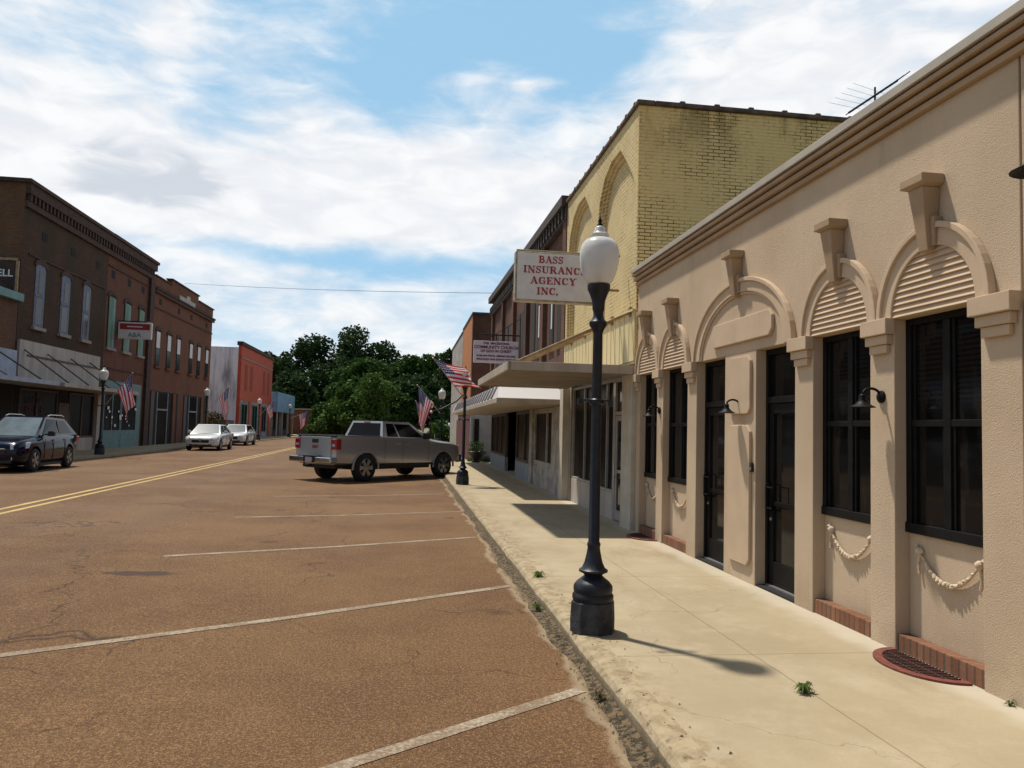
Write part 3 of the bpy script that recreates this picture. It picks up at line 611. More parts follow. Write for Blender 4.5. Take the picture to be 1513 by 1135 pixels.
sconce(5.62, 2.085, 'black gooseneck lamp on the pier between the two nearest windows')
sconce(11.01, 2.085, 'black gooseneck lamp on the narrow pier between the two farthest windows')
sconce(3.80, 3.43, 'larger black wall lamp high up at the right edge of the photo', 1.5, None)
# half round red grates
def grate(yc, r, label):
    th_ = thing('window_well_grate', label, 'grate', (FX, yc, .13), 'red half-round grates at the wall foot')
    def sa(R, n=28): return [(FX-.003-R[0]*math.sin(PI*i/n), yc-R[1]*math.cos(PI*i/n)) for i in range(n+1)]
    mb = MB(); mb.strip(sa((r*.80, r*1.0)), sa((r*.64, r*.86)), 'z', .131, .146); mb.build('rim', REDIRON, th_, bevel=.002)
    MB().prism(sa((r*.65, r*.87)), 'z', .1305, .134).build('pit', PIT, th_)
    mb = MB(); n = 22
    for i in range(n):
        y = yc-r*.86+(i+.5)*r*1.72/n; e = math.sqrt(max(0, 1-((y-yc)/(r*.87))**2)); x1 = r*.65*e
        if x1 > .03: mb.box(FX-.003-x1, FX-.003, y-.006, y+.006, .134, .142)
    mb.box(FX-.30, FX-.29, yc-r*.35, yc+r*.35, .1345, .1415)
    for xx in (.10, .2): mb.box(FX-xx-.01, FX-xx, yc-r*.75, yc+r*.75, .1345, .1415)
    mb.build('bars', BARIRON, th_)
grate(5.08, .425, 'half-round red iron grate below the nearest window')
grate(11.45, .42, 'half-round red iron grate at the far end of the tan front')
# ------------------------------------------------------------------ lamp posts
def lamp_proto():
    r = thing('street_lamp', 'x', 'street lamp', own=False)
    MB().lathe([(.185, 0), (.187, .10), (.180, .235), (.172, .245)], seg=8).build('plinth', LAMPBASE, r, bevel=.006)
    pr = [(.160, .245), (.168, .26), (.168, .29), (.155, .31), (.160, .33), (.158, .365), (.135, .395), (.095, .425), (.072, .445), (.085, .46), (.118, .475), (.118, .49), (.095, .505), (.074, .55), (.058, .62), (.050, .67), (.055, .685), (.055, .70), (.046, .715), (.042, 1.6), (.039, 2.42), (.045, 2.44), (.055, 2.46), (.074, 2.49), (.074, 2.515), (.052, 2.54), (.042, 2.57), (.042, 2.60), (.050, 2.62), (.052, 2.66), (.058, 2.70), (.074, 2.745), (.094, 2.785), (.096, 2.825), (.082, 2.84)]
    p = MB().lathe(pr, seg=24).build('post', LAMPPAINT, r, smooth=35)
    MB().lathe([(.050, 1.83), (.060, 1.84), (.060, 1.87), (.050, 1.88)], seg=20).tube([(-.13, 0, 1.865), (.13, 0, 1.865)], .012).box(-.16, -.12, -.02, .02, 1.83, 1.88).box(.10, .13, -.015, .015, 1.82, 1.88).build('banner_clamp', LAMPPAINT, r, smooth=35)
    g = [(.09, 2.83), (.105, 2.845), (.135, 2.90), (.155, 2.97), (.165, 3.05), (.162, 3.11), (.148, 3.165), (.118, 3.20), (.088, 3.215), (.070, 3.225), (.078, 3.235), (.078, 3.25), (.055, 3.262), (.045, 3.28), (.044, 3.305), (.03, 3.32)]
    MB().lathe(g, seg=28).build('globe', GLOBE, r, smooth=60)
    MB().lathe([(.03, 2.84), (.03, 2.95), (.05, 2.97), (.055, 3.05), (.03, 3.09)], seg=12).build('bulb', STONE, r, smooth=60)
    MB().lathe([(.025, 3.315), (.028, 3.33), (.012, 3.345), (.018, 3.365), (.008, 3.385), (.003, 3.42)], seg=10).build('finial', BLACKMETAL, r, smooth=True)
    return r
lp = lamp_proto(); lp.location = (1.555, 6.118, .13); lp.scale = (1, 1, 1.005)
LAMPS = [(1.65, 21.8, .13, 1.0, 'dark blue acorn-globe street lamp just beyond the nose of the pickup'),
 (1.50, 33.0, .13, 1.0, 'street lamp whose globe shows just left of the furled flags beyond the pickup'),
 (1.55, 49.0, .13, 1.0, 'farthest right-hand street lamp, hidden low behind the pickup cab'),
 (-13.0, 34.8, .2, 1.13, 'street lamp at the beige awning on the left, nearest of the left row'),
 (-13.0, 52.0, .2, 1.13, 'street lamp in front of the russet brick corner behind the first white sedan'),
 (-13.0, 70.0, .2, 1.13, 'street lamp before the red painted building'),
 (-13.0, 88.0, .2, 1.13, 'farthest left street lamp at the light blue shopfront')]
tag(lp, 'near acorn-globe street lamp on the kerb in front of the tan storefront', group='street lamps along the kerbs')
for x, y, z, s_, lb in LAMPS:
    c = copy_tree(lp); c.location = (x, y, z); c.scale = (s_,)*3; c['label'] = lb
# flags on lamp posts
def flag(base, tip, fly, label, hoist=.95, L=1.35, fold=.55, ph=0., u0=.03):
    base, tip, fly = Vector(base), Vector(tip), Vector(fly).normalized()
    r = thing('flag', label, 'flag', tuple(base), 'flags on the lamp posts')
    MB().tube([base, tip], .014, 8).lathe([(.008, -.03), (.03, 0), (.008, .03)], tip, 8).build('pole', SILVER, r, smooth=40)
    pd = (base-tip).normalized(); nrm = pd.cross(fly).normalized(); vs = []; fs = []; uvs = []; nu, nv_ = 26, 20
    for j in range(nv_+1):
        for i in range(nu+1):
            u, v = i/nu, j/nv_
            fl = math.sin(u*9+ph+v*1.5)*.075*min(1, v*2.5)+math.sin(u*4.2+ph*2+v*3)*.05*v
            sq = 1-(1-fold)*min(1, v*1.3)
            p = tip+pd*(u0+hoist*(u*sq+(1-sq)*.45))+fly*L*v*(1-.12*math.sin(u*PI+ph))+nrm*fl*1.4
            vs.append(p); uvs.append((u, v))
    fs = [(j*(nu+1)+i, j*(nu+1)+i+1, (j+1)*(nu+1)+i+1, (j+1)*(nu+1)+i) for j in range(nv_) for i in range(nu)]
    mb = MB(); mb.add(vs, fs); o = mb.build('cloth', FLAG, r, smooth=True)
    uvl = o.data.uv_layers.new(name='UVMap')
    for l in o.data.loops: uvl.data[l.index].uv = uvs[l.vertex_index]
    return r
flag((-12.93, 34.8, 2.25), (-11.80, 34.7, 3.75), (.28, -.1, -1), 'flag hanging from the left lamp post in front of the teal storefront', ph=.5, L=1.35, fold=.72)
flag((-12.93, 52.0, 2.5), (-11.62, 52.0, 4.05), (.12, 0, -1), 'flag against the grey plaster wall behind the white sedans', ph=1.7, L=1.5, fold=.5)
flag((-12.93, 70.0, 2.4), (-11.75, 70, 3.75), (.1, 0, -1), 'flag at the light blue shopfront beyond the red building', ph=.9, L=1.3, fold=.45)
flag((-12.93, 88.0, 2.3), (-11.1, 88, 3.1), (0, 0, -1), 'small distant flag left of the pickup tailgate', ph=2.2, L=1.5, fold=.6)
flag((1.60, 21.75, 2.62), (.70, 21.7, 3.72), (.93, -.25, -.16), 'flag flying right from the lamp post beyond the pickup', ph=.2, L=.85, fold=.8, hoist=1.0)
flag((1.44, 33.0, 2.35), (.42, 33.0, 3.55), (-.10, 0, -1), 'limp flag above the pickup windscreen', ph=1.1, L=1.5, fold=.35, u0=.1)
flag((1.49, 49.0, 2.3), (.55, 49.0, 3.4), (.1, 0, -1), 'small far flag right of the pickup cab roof', ph=.6, L=1.5, fold=.45)
ar = thing('bare_flagpole', 'bare pole with pale knob angled low off the lamp beyond the pickup', 'pole', (1.6, 21.8, 2.7))
MB().tube([(1.60, 21.8, 2.70), (1.40, 21.78, 2.50), (1.0, 21.7, 2.28), (.72, 21.7, 2.19)], .022).build('shaft', LAMPPAINT, ar, smooth=True)
MB().lathe([(.012, -.05), (.05, 0), (.012, .05)], (.70, 21.7, 2.18), 8).build('knob', SILVER, ar)
# ------------------------------------------------------------------ yellow building
ye = thing('yellow_brick_building', 'two-storey yellow painted brick building with arched corbels and dark coping', 'building', (3.75, 15, .13))
mb = MB(); mb.box(3.89, 4.05, 12.235, 17.965, 2.9, 7.318).box(3.752, 4.05, 12.235, 17.965, 2.901, 3.838).box(3.752, 3.98, 17.966, 17.98, 2.9, 7.318); mb.build('front_wall', YELLOWF, ye)
MB().box(3.98, 22, 12.215, 12.45, .13, 7.32).box(3.98, 22, 17.7, 17.98, .13, 7.32).box(21.7, 22, 12.45, 17.7, .13, 7.3).box(3.754, 3.98, 12.2165, 12.229, 2.9, 7.318).build('side_wall', YELLOW, ye)
MB().box(4, 21.7, 12.45, 17.7, 6.8, 6.9).build('roof', ROOF, ye)
mb = MB(); mb.box(3.70, 4.02, 12.15, 18.02, 7.32, 7.40); mb.box(4.02, 22.05, 12.15, 12.50, 7.32, 7.40)
y = 12.35
while y < 18: mb.box(3.69, 4.03, y-.04, y+.04, 7.33, 7.42); y += .52
x = 4.5
while x < 22: mb.box(x-.05, x+.05, 12.14, 12.51, 7.33, 7.425); x += .62
mb.build('coping', COPING, ye, bevel=.02)
for o_, y0, y1 in ((0., 12.23, 15.09), (2.83, 15.091, 17.965)):
    for k, (xa, xb) in enumerate(((3.752, 3.799), (3.80, 3.844), (3.845, 3.889))):
        e = k*.075
        P = [(14.98-e, 3.84), (14.95-e, 5.95), (14.80-e, 6.42-e*.7), (14.45-e*.7, 6.78-e*.9), (13.95-e*.3, 6.95-e), (13.35+e*.2, 6.95-e), (12.95+e*.6, 6.62-e*.9), (12.50+e*.9, 6.18-e*.8), (12.34+e, 5.95-e*.3), (12.30+e, 3.84)]
        P = [(a+o_, b_) for a, b_ in P]
        Q = [(y1, 3.84), (y1, 5.95), (y1, 7.315), (y1-.45, 7.315), (13.95+o_, 7.315), (13.35+o_, 7.315), (y0+.7, 7.315), (y0, 7.315), (y0, 5.95), (y0, 3.84)]
        MB().strip(P, Q, 'x', xa, xb).build('arched_wall_layer', YELLOWF, ye)
mb = MB(); mb.box(3.735, 3.751, 12.22, 17.97, 2.95, 3.78)
y = 12.25
while y < 17.95: mb.box(3.728, 3.734, y, y+.03, 2.95, 3.78); y += .29
mb.build('board_siding', YELLOWP, ye)
MB().box(3.69, 3.75, 12.22, 17.97, 3.785, 3.82).build('siding_cap', YELLOWP, ye)
# canopy
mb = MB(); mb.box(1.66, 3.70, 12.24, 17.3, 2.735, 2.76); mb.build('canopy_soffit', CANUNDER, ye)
mb = MB(); mb.box(1.63, 3.73, 12.20, 12.235, 2.715, 2.86).box(1.60, 1.655, 12.20, 17.34, 2.715, 2.86).box(1.66, 3.73, 17.305, 17.34, 2.715, 2.86).box(1.66, 3.7, 12.24, 17.3, 2.80, 2.85); mb.build('canopy_fascia', CANOPY, ye, bevel=.006)
for y in (12.45, 13.6, 15.75, 17.1):
    MB().tube([(3.74, y, 3.80), (1.75, y, 2.86)], .022, 8).box(3.70, 3.745, y-.05, y+.05, 3.72, 3.88).box(1.68, 1.80, y-.03, y+.03, 2.852, 2.90).build('canopy_rod', RUSTROD, ye)
# storefront
def shop(par, fx, y0, y1, z0, z1, bulk, frame, bulkm, glass=SHOPDARK, mull=(), name='shop_window', tr=None, fw=.05):
    mb = MB(); mb.box(fx, fx+.1, y0, y0+fw, bulk, z1).box(fx, fx+.1, y1-fw, y1, bulk, z1).box(fx, fx+.1, y0+fw, y1-fw, bulk, bulk+fw).box(fx, fx+.1, y0+fw, y1-fw, z1-fw, z1)
    for q in mull: mb.box(fx+.003, fx+.097, q-fw*.4, q+fw*.4, bulk+fw, z1-fw)
    if tr: mb.box(fx+.006, fx+.09, y0+fw, y1-fw, tr-.02, tr+.02)
    s_ = 1
    o = mb.build(name, frame, par, bevel=.003)
    MB().box(fx+.05, fx+.06, y0+fw*.8, y1-fw*.8, bulk+fw*.8, z1-fw*.8).build('pane', glass, o)
    if bulk > z0+.1: MB().box(fx-.01, fx+.12, y0, y1, z0, bulk-.002).build('bulkhead', bulkm, par, bevel=.005)
    return o
MB().box(3.70, 3.98, 12.215, 12.80, .126, 2.73).build('pier', OFFWHITE, ye, bevel=.01)
MB().box(3.62, 3.90, 17.42, 17.78, .126, 2.73).build('post', OFFWHITE, ye, bevel=.01)
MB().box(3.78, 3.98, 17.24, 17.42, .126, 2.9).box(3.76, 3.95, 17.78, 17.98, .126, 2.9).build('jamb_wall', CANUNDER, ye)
mb = MB(); mb.box(3.82, 3.90, 12.80, 12.87, .13, 2.73).box(3.82, 3.90, 13.62, 13.72, .13, 2.73).box(3.82, 3.90, 12.87, 13.62, 2.05, 2.12).box(3.82, 3.90, 12.87, 13.62, 2.66, 2.73)
fr_ = mb.build('door_frame', GREYFRAME, ye, bevel=.003); MB().box(3.865, 3.875, 12.86, 13.63, 2.1, 2.68).build('pane', GLASS, fr_)
mb = MB(); mb.box(3.83, 3.875, 12.88, 12.97, .15, 2.04).box(3.83, 3.875, 13.52, 13.61, .15, 2.04).box(3.83, 3.875, 12.97, 13.52, .15, .33).box(3.83, 3.875, 12.97, 13.52, 1.95, 2.04).box(3.83, 3.875, 12.97, 13.52, 1.0, 1.06)
dr = mb.build('door', GREYFRAME, ye, bevel=.003); MB().box(3.85, 3.86, 12.96, 13.53, .32, 1.96).build('pane', GLASS, dr); MB().tube([(3.83, 13.5, 1.2), (3.78, 13.5, 1.18), (3.78, 13.5, .95), (3.83, 13.5, .93)], .012).build('handle', SILVER, dr)
shop(ye, 3.82, 13.72, 15.35, .128, 2.73, .62, GREYFRAME, LPANEL, mull=(14.25,))
shop(ye, 3.82, 15.35, 17.24, .128, 2.73, .66, GREYFRAME, LPANEL, mull=(16.1,))
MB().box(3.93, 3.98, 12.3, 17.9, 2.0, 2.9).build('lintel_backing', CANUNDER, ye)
# drainpipe between yellow and dark
# sign
def stroke_text(txt, cx, zc, h, y, sx, thin=.09, thick=.21):
    G = {'I': (.42, [([(.21, 0), (.21, 1)], thick), ([(.03, .05), (.39, .05)], thin), ([(.03, .95), (.39, .95)], thin)]),
     'N': (.86, [([(.14, 0), (.14, 1)], thin), ([(.14, 1), (.72, 0)], thick), ([(.72, 0), (.72, 1)], thin), ([(.0, .05), (.28, .05)], thin), ([(.58, .95), (.86, .95)], thin), ([(0, .95), (.2, .95)], thin)]),
     'A': (.84, [([(.12, 0), (.40, 1)], thin), ([(.40, 1), (.72, 0)], thick), ([(.22, .33), (.6, .33)], thin), ([(0, .05), (.26, .05)], thin), ([(.56, .05), (.86, .05)], thin)]),
     'E': (.70, [([(.18, 0), (.18, 1)], thick), ([(0, .05), (.64, .05)], thin), ([(0, .95), (.62, .95)], thin), ([(.18, .5), (.48, .5)], thin), ([(.64, 0), (.64, .25)], thin), ([(.61, .78), (.61, 1)], thin), ([(.48, .38), (.48, .62)], thin)]),
     'R': (.84, [([(.18, 0), (.18, 1)], thick), ([(.18, .95), (.48, .95), (.62, .86), (.65, .74), (.6, .6), (.48, .5), (.18, .5)], thin*1.6), ([(.42, .5), (.74, 0)], thick), ([(0, .05), (.34, .05)], thin), ([(0, .95), (.2, .95)], thin)]),
     'B': (.76, [([(.18, 0), (.18, 1)], thick), ([(.18, .95), (.45, .95), (.58, .86), (.58, .66), (.46, .53), (.18, .53)], thin*1.6), ([(.46, .53), (.64, .42), (.66, .2), (.5, .05), (.18, .05)], thin*1.8), ([(0, .05), (.2, .05)], thin), ([(0, .95), (.2, .95)], thin)]),
     'S': (.62, [([(.54, .78), (.46, .92), (.3, .97), (.14, .9), (.08, .76), (.14, .63), (.3, .54)], thin*1.3), ([(.14, .63), (.3, .53), (.46, .42)], thick*.95), ([(.3, .54), (.46, .42), (.54, .26), (.46, .1), (.3, .03), (.14, .08), (.06, .24)], thin*1.3), ([(.56, .72), (.56, .98)], thin), ([(.05, .02), (.05, .3)], thin)]),
     'U': (.84, [([(.18, 1), (.18, .25), (.26, .08)], thick), ([(.22, .14), (.34, .04), (.5, .04), (.62, .14), (.67, .3), (.67, 1)], thin), ([(0, .95), (.36, .95)], thin), ([(.54, .95), (.82, .95)], thin)]),
     'C': (.78, [([(.66, .75), (.56, .9), (.4, .97), (.24, .9)], thin), ([(.28, .93), (.16, .75), (.13, .5), (.16, .25), (.28, .07)], thick), ([(.24, .1), (.4, .03), (.56, .1), (.68, .26)], thin), ([(.67, .68), (.67, .98)], thin)]),
     'G': (.84, [([(.66, .75), (.56, .9), (.4, .97), (.24, .9)], thin), ([(.28, .93), (.16, .75), (.13, .5), (.16, .25), (.28, .07)], thick), ([(.24, .1), (.4, .03), (.56, .06), (.66, .12)], thin), ([(.67, .68), (.67, .98)], thin), ([(.67, .05), (.67, .45)], thick*.8), ([(.46, .45), (.82, .45)], thin)]),
     'Y': (.80, [([(.14, 1), (.4, .5)], thick), ([(.68, 1), (.4, .5)], thin), ([(.4, .55), (.4, 0)], thick), ([(.0, .95), (.3, .95)], thin), ([(.54, .95), (.82, .95)], thin), ([(.24, .05), (.56, .05)], thin)]),
     '.': (.26, [([(.1, .0), (.1, .2)], thick)])}
    mb = MB(); gap = .10; tot = sum(G[c][0]+gap for c in txt)-gap; x = -tot/2; k = 0
    for c in txt:
        for pts, wd in G[c][1]:
            for p, q in zip(pts, pts[1:]):
                d_ = Vector((q[0]-p[0], q[1]-p[1])); d_.normalize(); n_ = Vector((-d_.y, d_.x))*wd/2; k += 1
                e = d_*.03
                Q = [(p[0]-e.x+n_.x, p[1]-e.y+n_.y), (p[0]-e.x-n_.x, p[1]-e.y-n_.y), (q[0]+e.x-n_.x, q[1]+e.y-n_.y), (q[0]+e.x+n_.x, q[1]+e.y+n_.y)]
                mb.prism([(cx+(x+a)*h*sx, zc+(b_-.5)*h) for a, b_ in Q], 'y', y-.004-.0001*(k % 12), y)
        x += G[c][0]+gap
    return mb
sg = thing('hanging_sign', 'white box sign lettered in red for an insurance agency behind the near lamp globe', 'sign', (2.5, 13.3, 4))
MB().box(1.83, 3.30, 13.22, 13.42, 4.03, 4.93).build('sign_box', SIGNEDGE, sg, bevel=.02)
MB().box(1.865, 3.265, 13.205, 13.219, 4.065, 4.895).build('sign_face', SIGNW, sg, bevel=.006)
for tx, cx, zc, h, sx in (('BASS', 2.47, 4.79, .125, 1.12), ('INSURANCE', 2.55, 4.605, .125, 1.22), ('AGENCY', 2.52, 4.41, .125, 1.25), ('INC.', 2.42, 4.22, .125, 1.2)):
    stroke_text(tx, cx, zc, h, 13.204, sx).build('lettering', SIGNRED, sg)
MB().tube([(1.86, 13.32, 4.96), (3.77, 13.32, 4.96)], .022).box(2.0, 2.05, 13.30, 13.34, 4.92, 4.96).box(3.1, 3.15, 13.30, 13.34, 4.92, 4.96).box(3.30, 3.76, 13.30, 13.34, 4.30, 4.34).build('bracket', RUSTROD, sg)
# ------------------------------------------------------------------ dark brick building (right)
dk = thing('dark_brick_building', 'tall dark red brick building with black cornice next to the yellow one', 'building', (3.85, 26, .13))
MB().box(3.86, 4.1, 18.0, 34.8, 2.55, 7.5).box(4.1, 22, 18.0, 18.25, .13, 7.5).box(4.1, 22, 34.55, 34.8, .13, 7.5).box(21.8, 22, 18.25, 34.5, .13, 7.5).build('wall', DARKBRICK, dk)
MB().box(4.1, 21.8, 18.25, 34.5, 7.0, 7.1).build('roof', ROOF, dk)
mb = MB(); mb.add([(3.60, 18.0, 7.28), (3.60, 34.9, 7.55), (4.15, 34.9, 7.55), (4.15, 18.0, 7.28), (3.60, 18.0, 7.52), (3.60, 34.9, 7.80), (4.15, 34.9, 7.80), (4.15, 18.0, 7.52)], [(0, 1, 2, 3), (4, 7, 6, 5), (0, 4, 5, 1), (1, 5, 6, 2), (2, 6, 7, 3), (3, 7, 4, 0)])
mb.box(3.72, 3.859, 18.0, 34.8, 6.95, 7.29)
y = 18.2
while y < 34.7: mb.box(3.66, 3.859, y, y+.14, 7.0, 7.30); y += .42
mb.build('cornice', DARKCORN, dk)
for y in (18.05, 21.1, 24.2, 27.3, 30.5, 34.2): MB().box(3.74, 3.859, y, y+.42, 2.9, 6.949).build('brick_pilaster', DARKBRICK, dk)
for i, y in enumerate((18.9, 20.0, 22.0, 23.0, 25.1, 26.1, 28.2, 29.3, 31.4, 32.7)):
    mb = MB().box(3.84, 3.859, y-.02, y+.62, 3.98, 5.80); o = mb.build('window', PIT, dk)
    MB().box(3.834, 3.839, y+.06, y+.54, 4.05, 5.7).build('pane', PIT, o)
    if i in (1, 2): MB().box(3.826, 3.833, y+.12, y+.28, 4.5, 5.45).build('curtain', WBOARD, o)
    MB().box(3.80, 3.859, y-.06, y+.66, 3.9, 3.975).build('window_sill', STONE, dk)
# canopy with sloped metal edge
def frust(x0, x1, y0, y1, z0, X0, X1, Y0, Y1, z1):
    return MB().add([(x0, y0, z0), (x1, y0, z0), (x1, y1, z0), (x0, y1, z0), (X0, Y0, z1), (X1, Y0, z1), (X1, Y1, z1), (X0, Y1, z1)], [(0, 3, 2, 1), (4, 5, 6, 7), (0, 1, 5, 4), (1, 2, 6, 5), (2, 3, 7, 6), (3, 0, 4, 7)])
frust(2.16, 3.85, 18.1, 36.2, 2.50, 2.32, 3.85, 19.2, 35.9, 2.86).build('canopy_roof', AWNWHITE, dk)
mb = MB(); y = 19.6; 
while y < 35.6:
    mb.add([(2.152, y-.2, 2.515), (2.152, y+.15, 2.515), (2.305, y+.15, 2.85), (2.305, y-.2, 2.85), (2.142, y-.2, 2.525), (2.142, y+.15, 2.525), (2.295, y+.15, 2.86), (2.295, y-.2, 2.86)], [(0, 1, 2, 3), (4, 7, 6, 5), (0, 4, 5, 1), (2, 6, 7, 3), (0, 3, 7, 4), (1, 5, 6, 2)]); y += .8
mb.build('canopy_stripes', AWNDARK, dk)
MB().box(2.13, 3.85, 18.07, 36.22, 2.37, 2.498).build('canopy_fascia', CANOPY, dk, bevel=.01)
# storefront of dark building
def pier(par, fx, y0, y1, m, z1=2.36, w_=.2): MB().box(fx, fx+w_, y0, y1, .126, z1).build('pier', m, par, bevel=.01)
pier(dk, 3.72, 18.25, 19.05, WHITEPAINT); pier(dk, 3.80, 19.05, 19.7, WHITEPAINT)
shop(dk, 3.83, 19.7, 22.6, .128, 2.36, .72, WHITEPAINT, WHITEPAINT, mull=(20.6,), fw=.14)
pier(dk, 3.76, 22.6, 23.1, WHITEPAINT)
shop(dk, 3.86, 23.1, 26.6, .128, 2.36, .66, WOODD, BLUEGREY, mull=(24.8,), fw=.1)
MB().box(4.6, 4.7, 26.6, 29.4, .126, 2.36).box(3.9, 4.6, 26.6, 26.65, .126, 2.36).build('recessed_entry', PIT, dk)
MB().box(4.55, 4.595, 27.2, 28.3, .14, 2.2).build('door', WOODD, dk)
shop(dk, 3.86, 29.4, 34.5, .128, 2.36, .66, WOODD, BLUEGREY, mull=(31.0, 32.6), fw=.1)
# church sign
cs = thing('hanging_sign', 'white church sign with purple lettering over the far canopy', 'sign', (3, 26, 4))
MB().box(2.22, 3.78, 26.0, 26.1, 4.02, 4.78).build('sign_panel', SIGNPINK, cs, bevel=.01)
def sy(zv, xv): return zv
for tx, x, z, s_, sx in (('THE  MACEDONIA', 3.0, 4.69, .10, 1.1), ('COMMUNITY CHURCH', 3.0, 4.555, .145, 1.02), ('OF GOD IN CHRIST', 3.0, 4.42, .125, .98), ('ELDER AND PASTOR . MEMBERS WELCOME', 3.0, 4.255, .075, .92), ('BIBLE STUDY AND SUNDAY WORSHIP', 3.0, 4.135, .08, .98)):
    text_mb(tx, s_, 'y', (x, 25.995, z), sx=sx, offset=.004).build('lettering', SIGNPURP, cs)
MB().tube([(3.0, 26.05, 4.8), (3.0, 26.05, 5.0)], .02).tube([(2.5, 26.05, 5.0), (3.85, 26.05, 5.0)], .025).tube([(2.6, 26.05, 4.78), (3.84, 26.05, 5.6)], .012).build('bracket', BLACKMETAL, cs)
# annex, orange, white building further on
an = thing('low_annex', 'low bluish white building with dark red street face beyond the far canopy', 'building', (3.1, 40, .13))
MB().box(3.12, 8, 37.2, 37.4, .126, 2.75).build('wall', BLUEWHITE, an); MB().box(3.10, 3.3, 37.41, 46, .126, 2.75).build('front_wall', DARKRED, an); MB().box(3.0, 8, 37.0, 46, 2.752, 2.9).build('roof', CANOPY, an); MB().box(3.35, 8, 45.8, 46, .126, 2.75).build('rear_wall', BLUEWHITE, an)
MB().box(3.25, 3.55, 37.17, 37.199, .3, 2.2).build('window', GLASSW, an); MB().box(3.27, 3.31, 37.165, 37.169, .3, 2.2).build('window_frame', WHITEPAINT, an)
og = thing('orange_front_building', 'narrow building with orange street face and brick side wall, far right side', 'building', (3.85, 48, .1))
MB().box(3.86, 20, 46.1, 46.4, .05, 8.5).box(3.86, 5.6, 46.09, 46.099, 8.5, 8.51).build('side_wall', DARKBRICK, og); MB().box(3.84, 4.1, 46.41, 54, .05, 8.7).build('front_wall', ORANGE, og); MB().box(3.80, 20, 46.0, 54.2, 8.72, 8.85).build('parapet_cap', DARKCORN, og)
MB().box(3.84, 5.5, 46.1, 46.4, 8.51, 8.71).build('parapet', DARKBRICK, og); MB().box(4.1, 20, 53.8, 54, .05, 8.7).build('rear_wall', DARKBRICK, og)
wf_ = thing('white_front_building', 'plain white fronted building farthest along the right side', 'building', (3.85, 60, .1))
MB().box(3.85, 15, 54.3, 67, .05, 8.6).build('wall', WHITEPAINT, wf_); MB().box(3.80, 15, 54.25, 67.1, 8.602, 8.7).build('roof', ROOF, wf_); MB().box(3.80, 3.849, 56, 58, .1, 2.3).build('door', DARKRED, wf_)
# planter and chair-like dark seat
pt = thing('planter', 'round black planter bowl on the pavement beyond the far canopy', 'planter', (2.75, 29.6, .13)); 
ORG[pt.name] = (2.75, 29.6, .13)
pt.location = (3.35, 36.1, .13); ORG[pt.name] = (3.35, 36.1, .13)
MB().lathe([(.18, 0), (.20, .04), (.15, .12), (.30, .28), (.46, .45), (.50, .50), (.48, .52), (.42, .48)], (3.35, 36.1, .13), 22).build('bowl', TERRA, pt, smooth=40)
mb = MB(); q = random.Random(4)
for i in range(260):
    a = q.random()*6.28; r_ = q.random()**.5*.36; h = q.random()*.5; p = Vector((3.35+r_*math.cos(a), 36.1+r_*math.sin(a), .60+h)); u_ = Vector((q.random()-.5, q.random()-.5, q.random()-.5)).normalized()*.07; v_ = u_.orthogonal().normalized()*.03
    mb.add([p-u_, p+v_, p+u_, p-v_], [(0, 1, 2, 3)])
mb.build('plant', LEAFD, pt)
mb = MB()
for i in range(700):
    x = 3.0+q.random()*1.2; y = 36.6+q.random()*.7; a = q.random()*6.28; h = .1+.25*q.random(); w_ = .015
    mb.add([(x, y, .12), (x+w_*math.cos(a), y+w_*math.sin(a), .12), (x+.04*math.sin(a*3), y+.02, .12+h)], [(0, 1, 2)])
tag(mb.build('grass_strip', LEAFL), 'long grass at the foot of the bluish white wall', 'grass', kind='stuff')
# rooftop antenna
at_ = thing('rooftop_antenna', 'dark multi-element TV antenna above the tan parapet', 'antenna', (9.3, 14, 6.9))
mb = MB(); A = Vector((8.7, 14, 8.35)); B = Vector((9.78, 14, 9.12)); mb.tube([A, B], .022)
MB().tube([(9.3, 14.03, 6.9), (9.3, 14.03, 8.95)], .02).build('mast', WIRE, at_)
for i in range(10):
    p = A+(B-A)*(.05+i*.1); L = .11+.02*i
    mb.tube([p+Vector((.3*L, -L*1.2, .25*L)), p-Vector((.3*L, -L*1.2, .25*L))], .011, 5)
for i in range(5):
    p = A+(B-A)*(.1+i*.12); mb.tube([p+Vector((.15, 0, .02)), p+Vector((-.60, -.1, .05+.02*i))], .003, 4)
mb.build('elements', WIRE, at_)
# street cable
mb = MB(); pts = []
for i in range(25):
    s_ = i/24; pts.append((-15.9+(4.2+15.9)*s_, 56-24*s_*.0, 10.95+.2*s_-1.1*4*s_*(1-s_)*.35))
y_ = 50.
pts = [(-15.6+19.3*s_, 55-21*s_, 11.3-3.4*s_-.12*4*s_*(1-s_)) for s_ in [i/24 for i in range(25)]]
tag(MB().tube(pts, .011, 6).build('overhead_cable', WIRE, smooth=True), 'thin cable slung across the street between rooftops', 'cable')
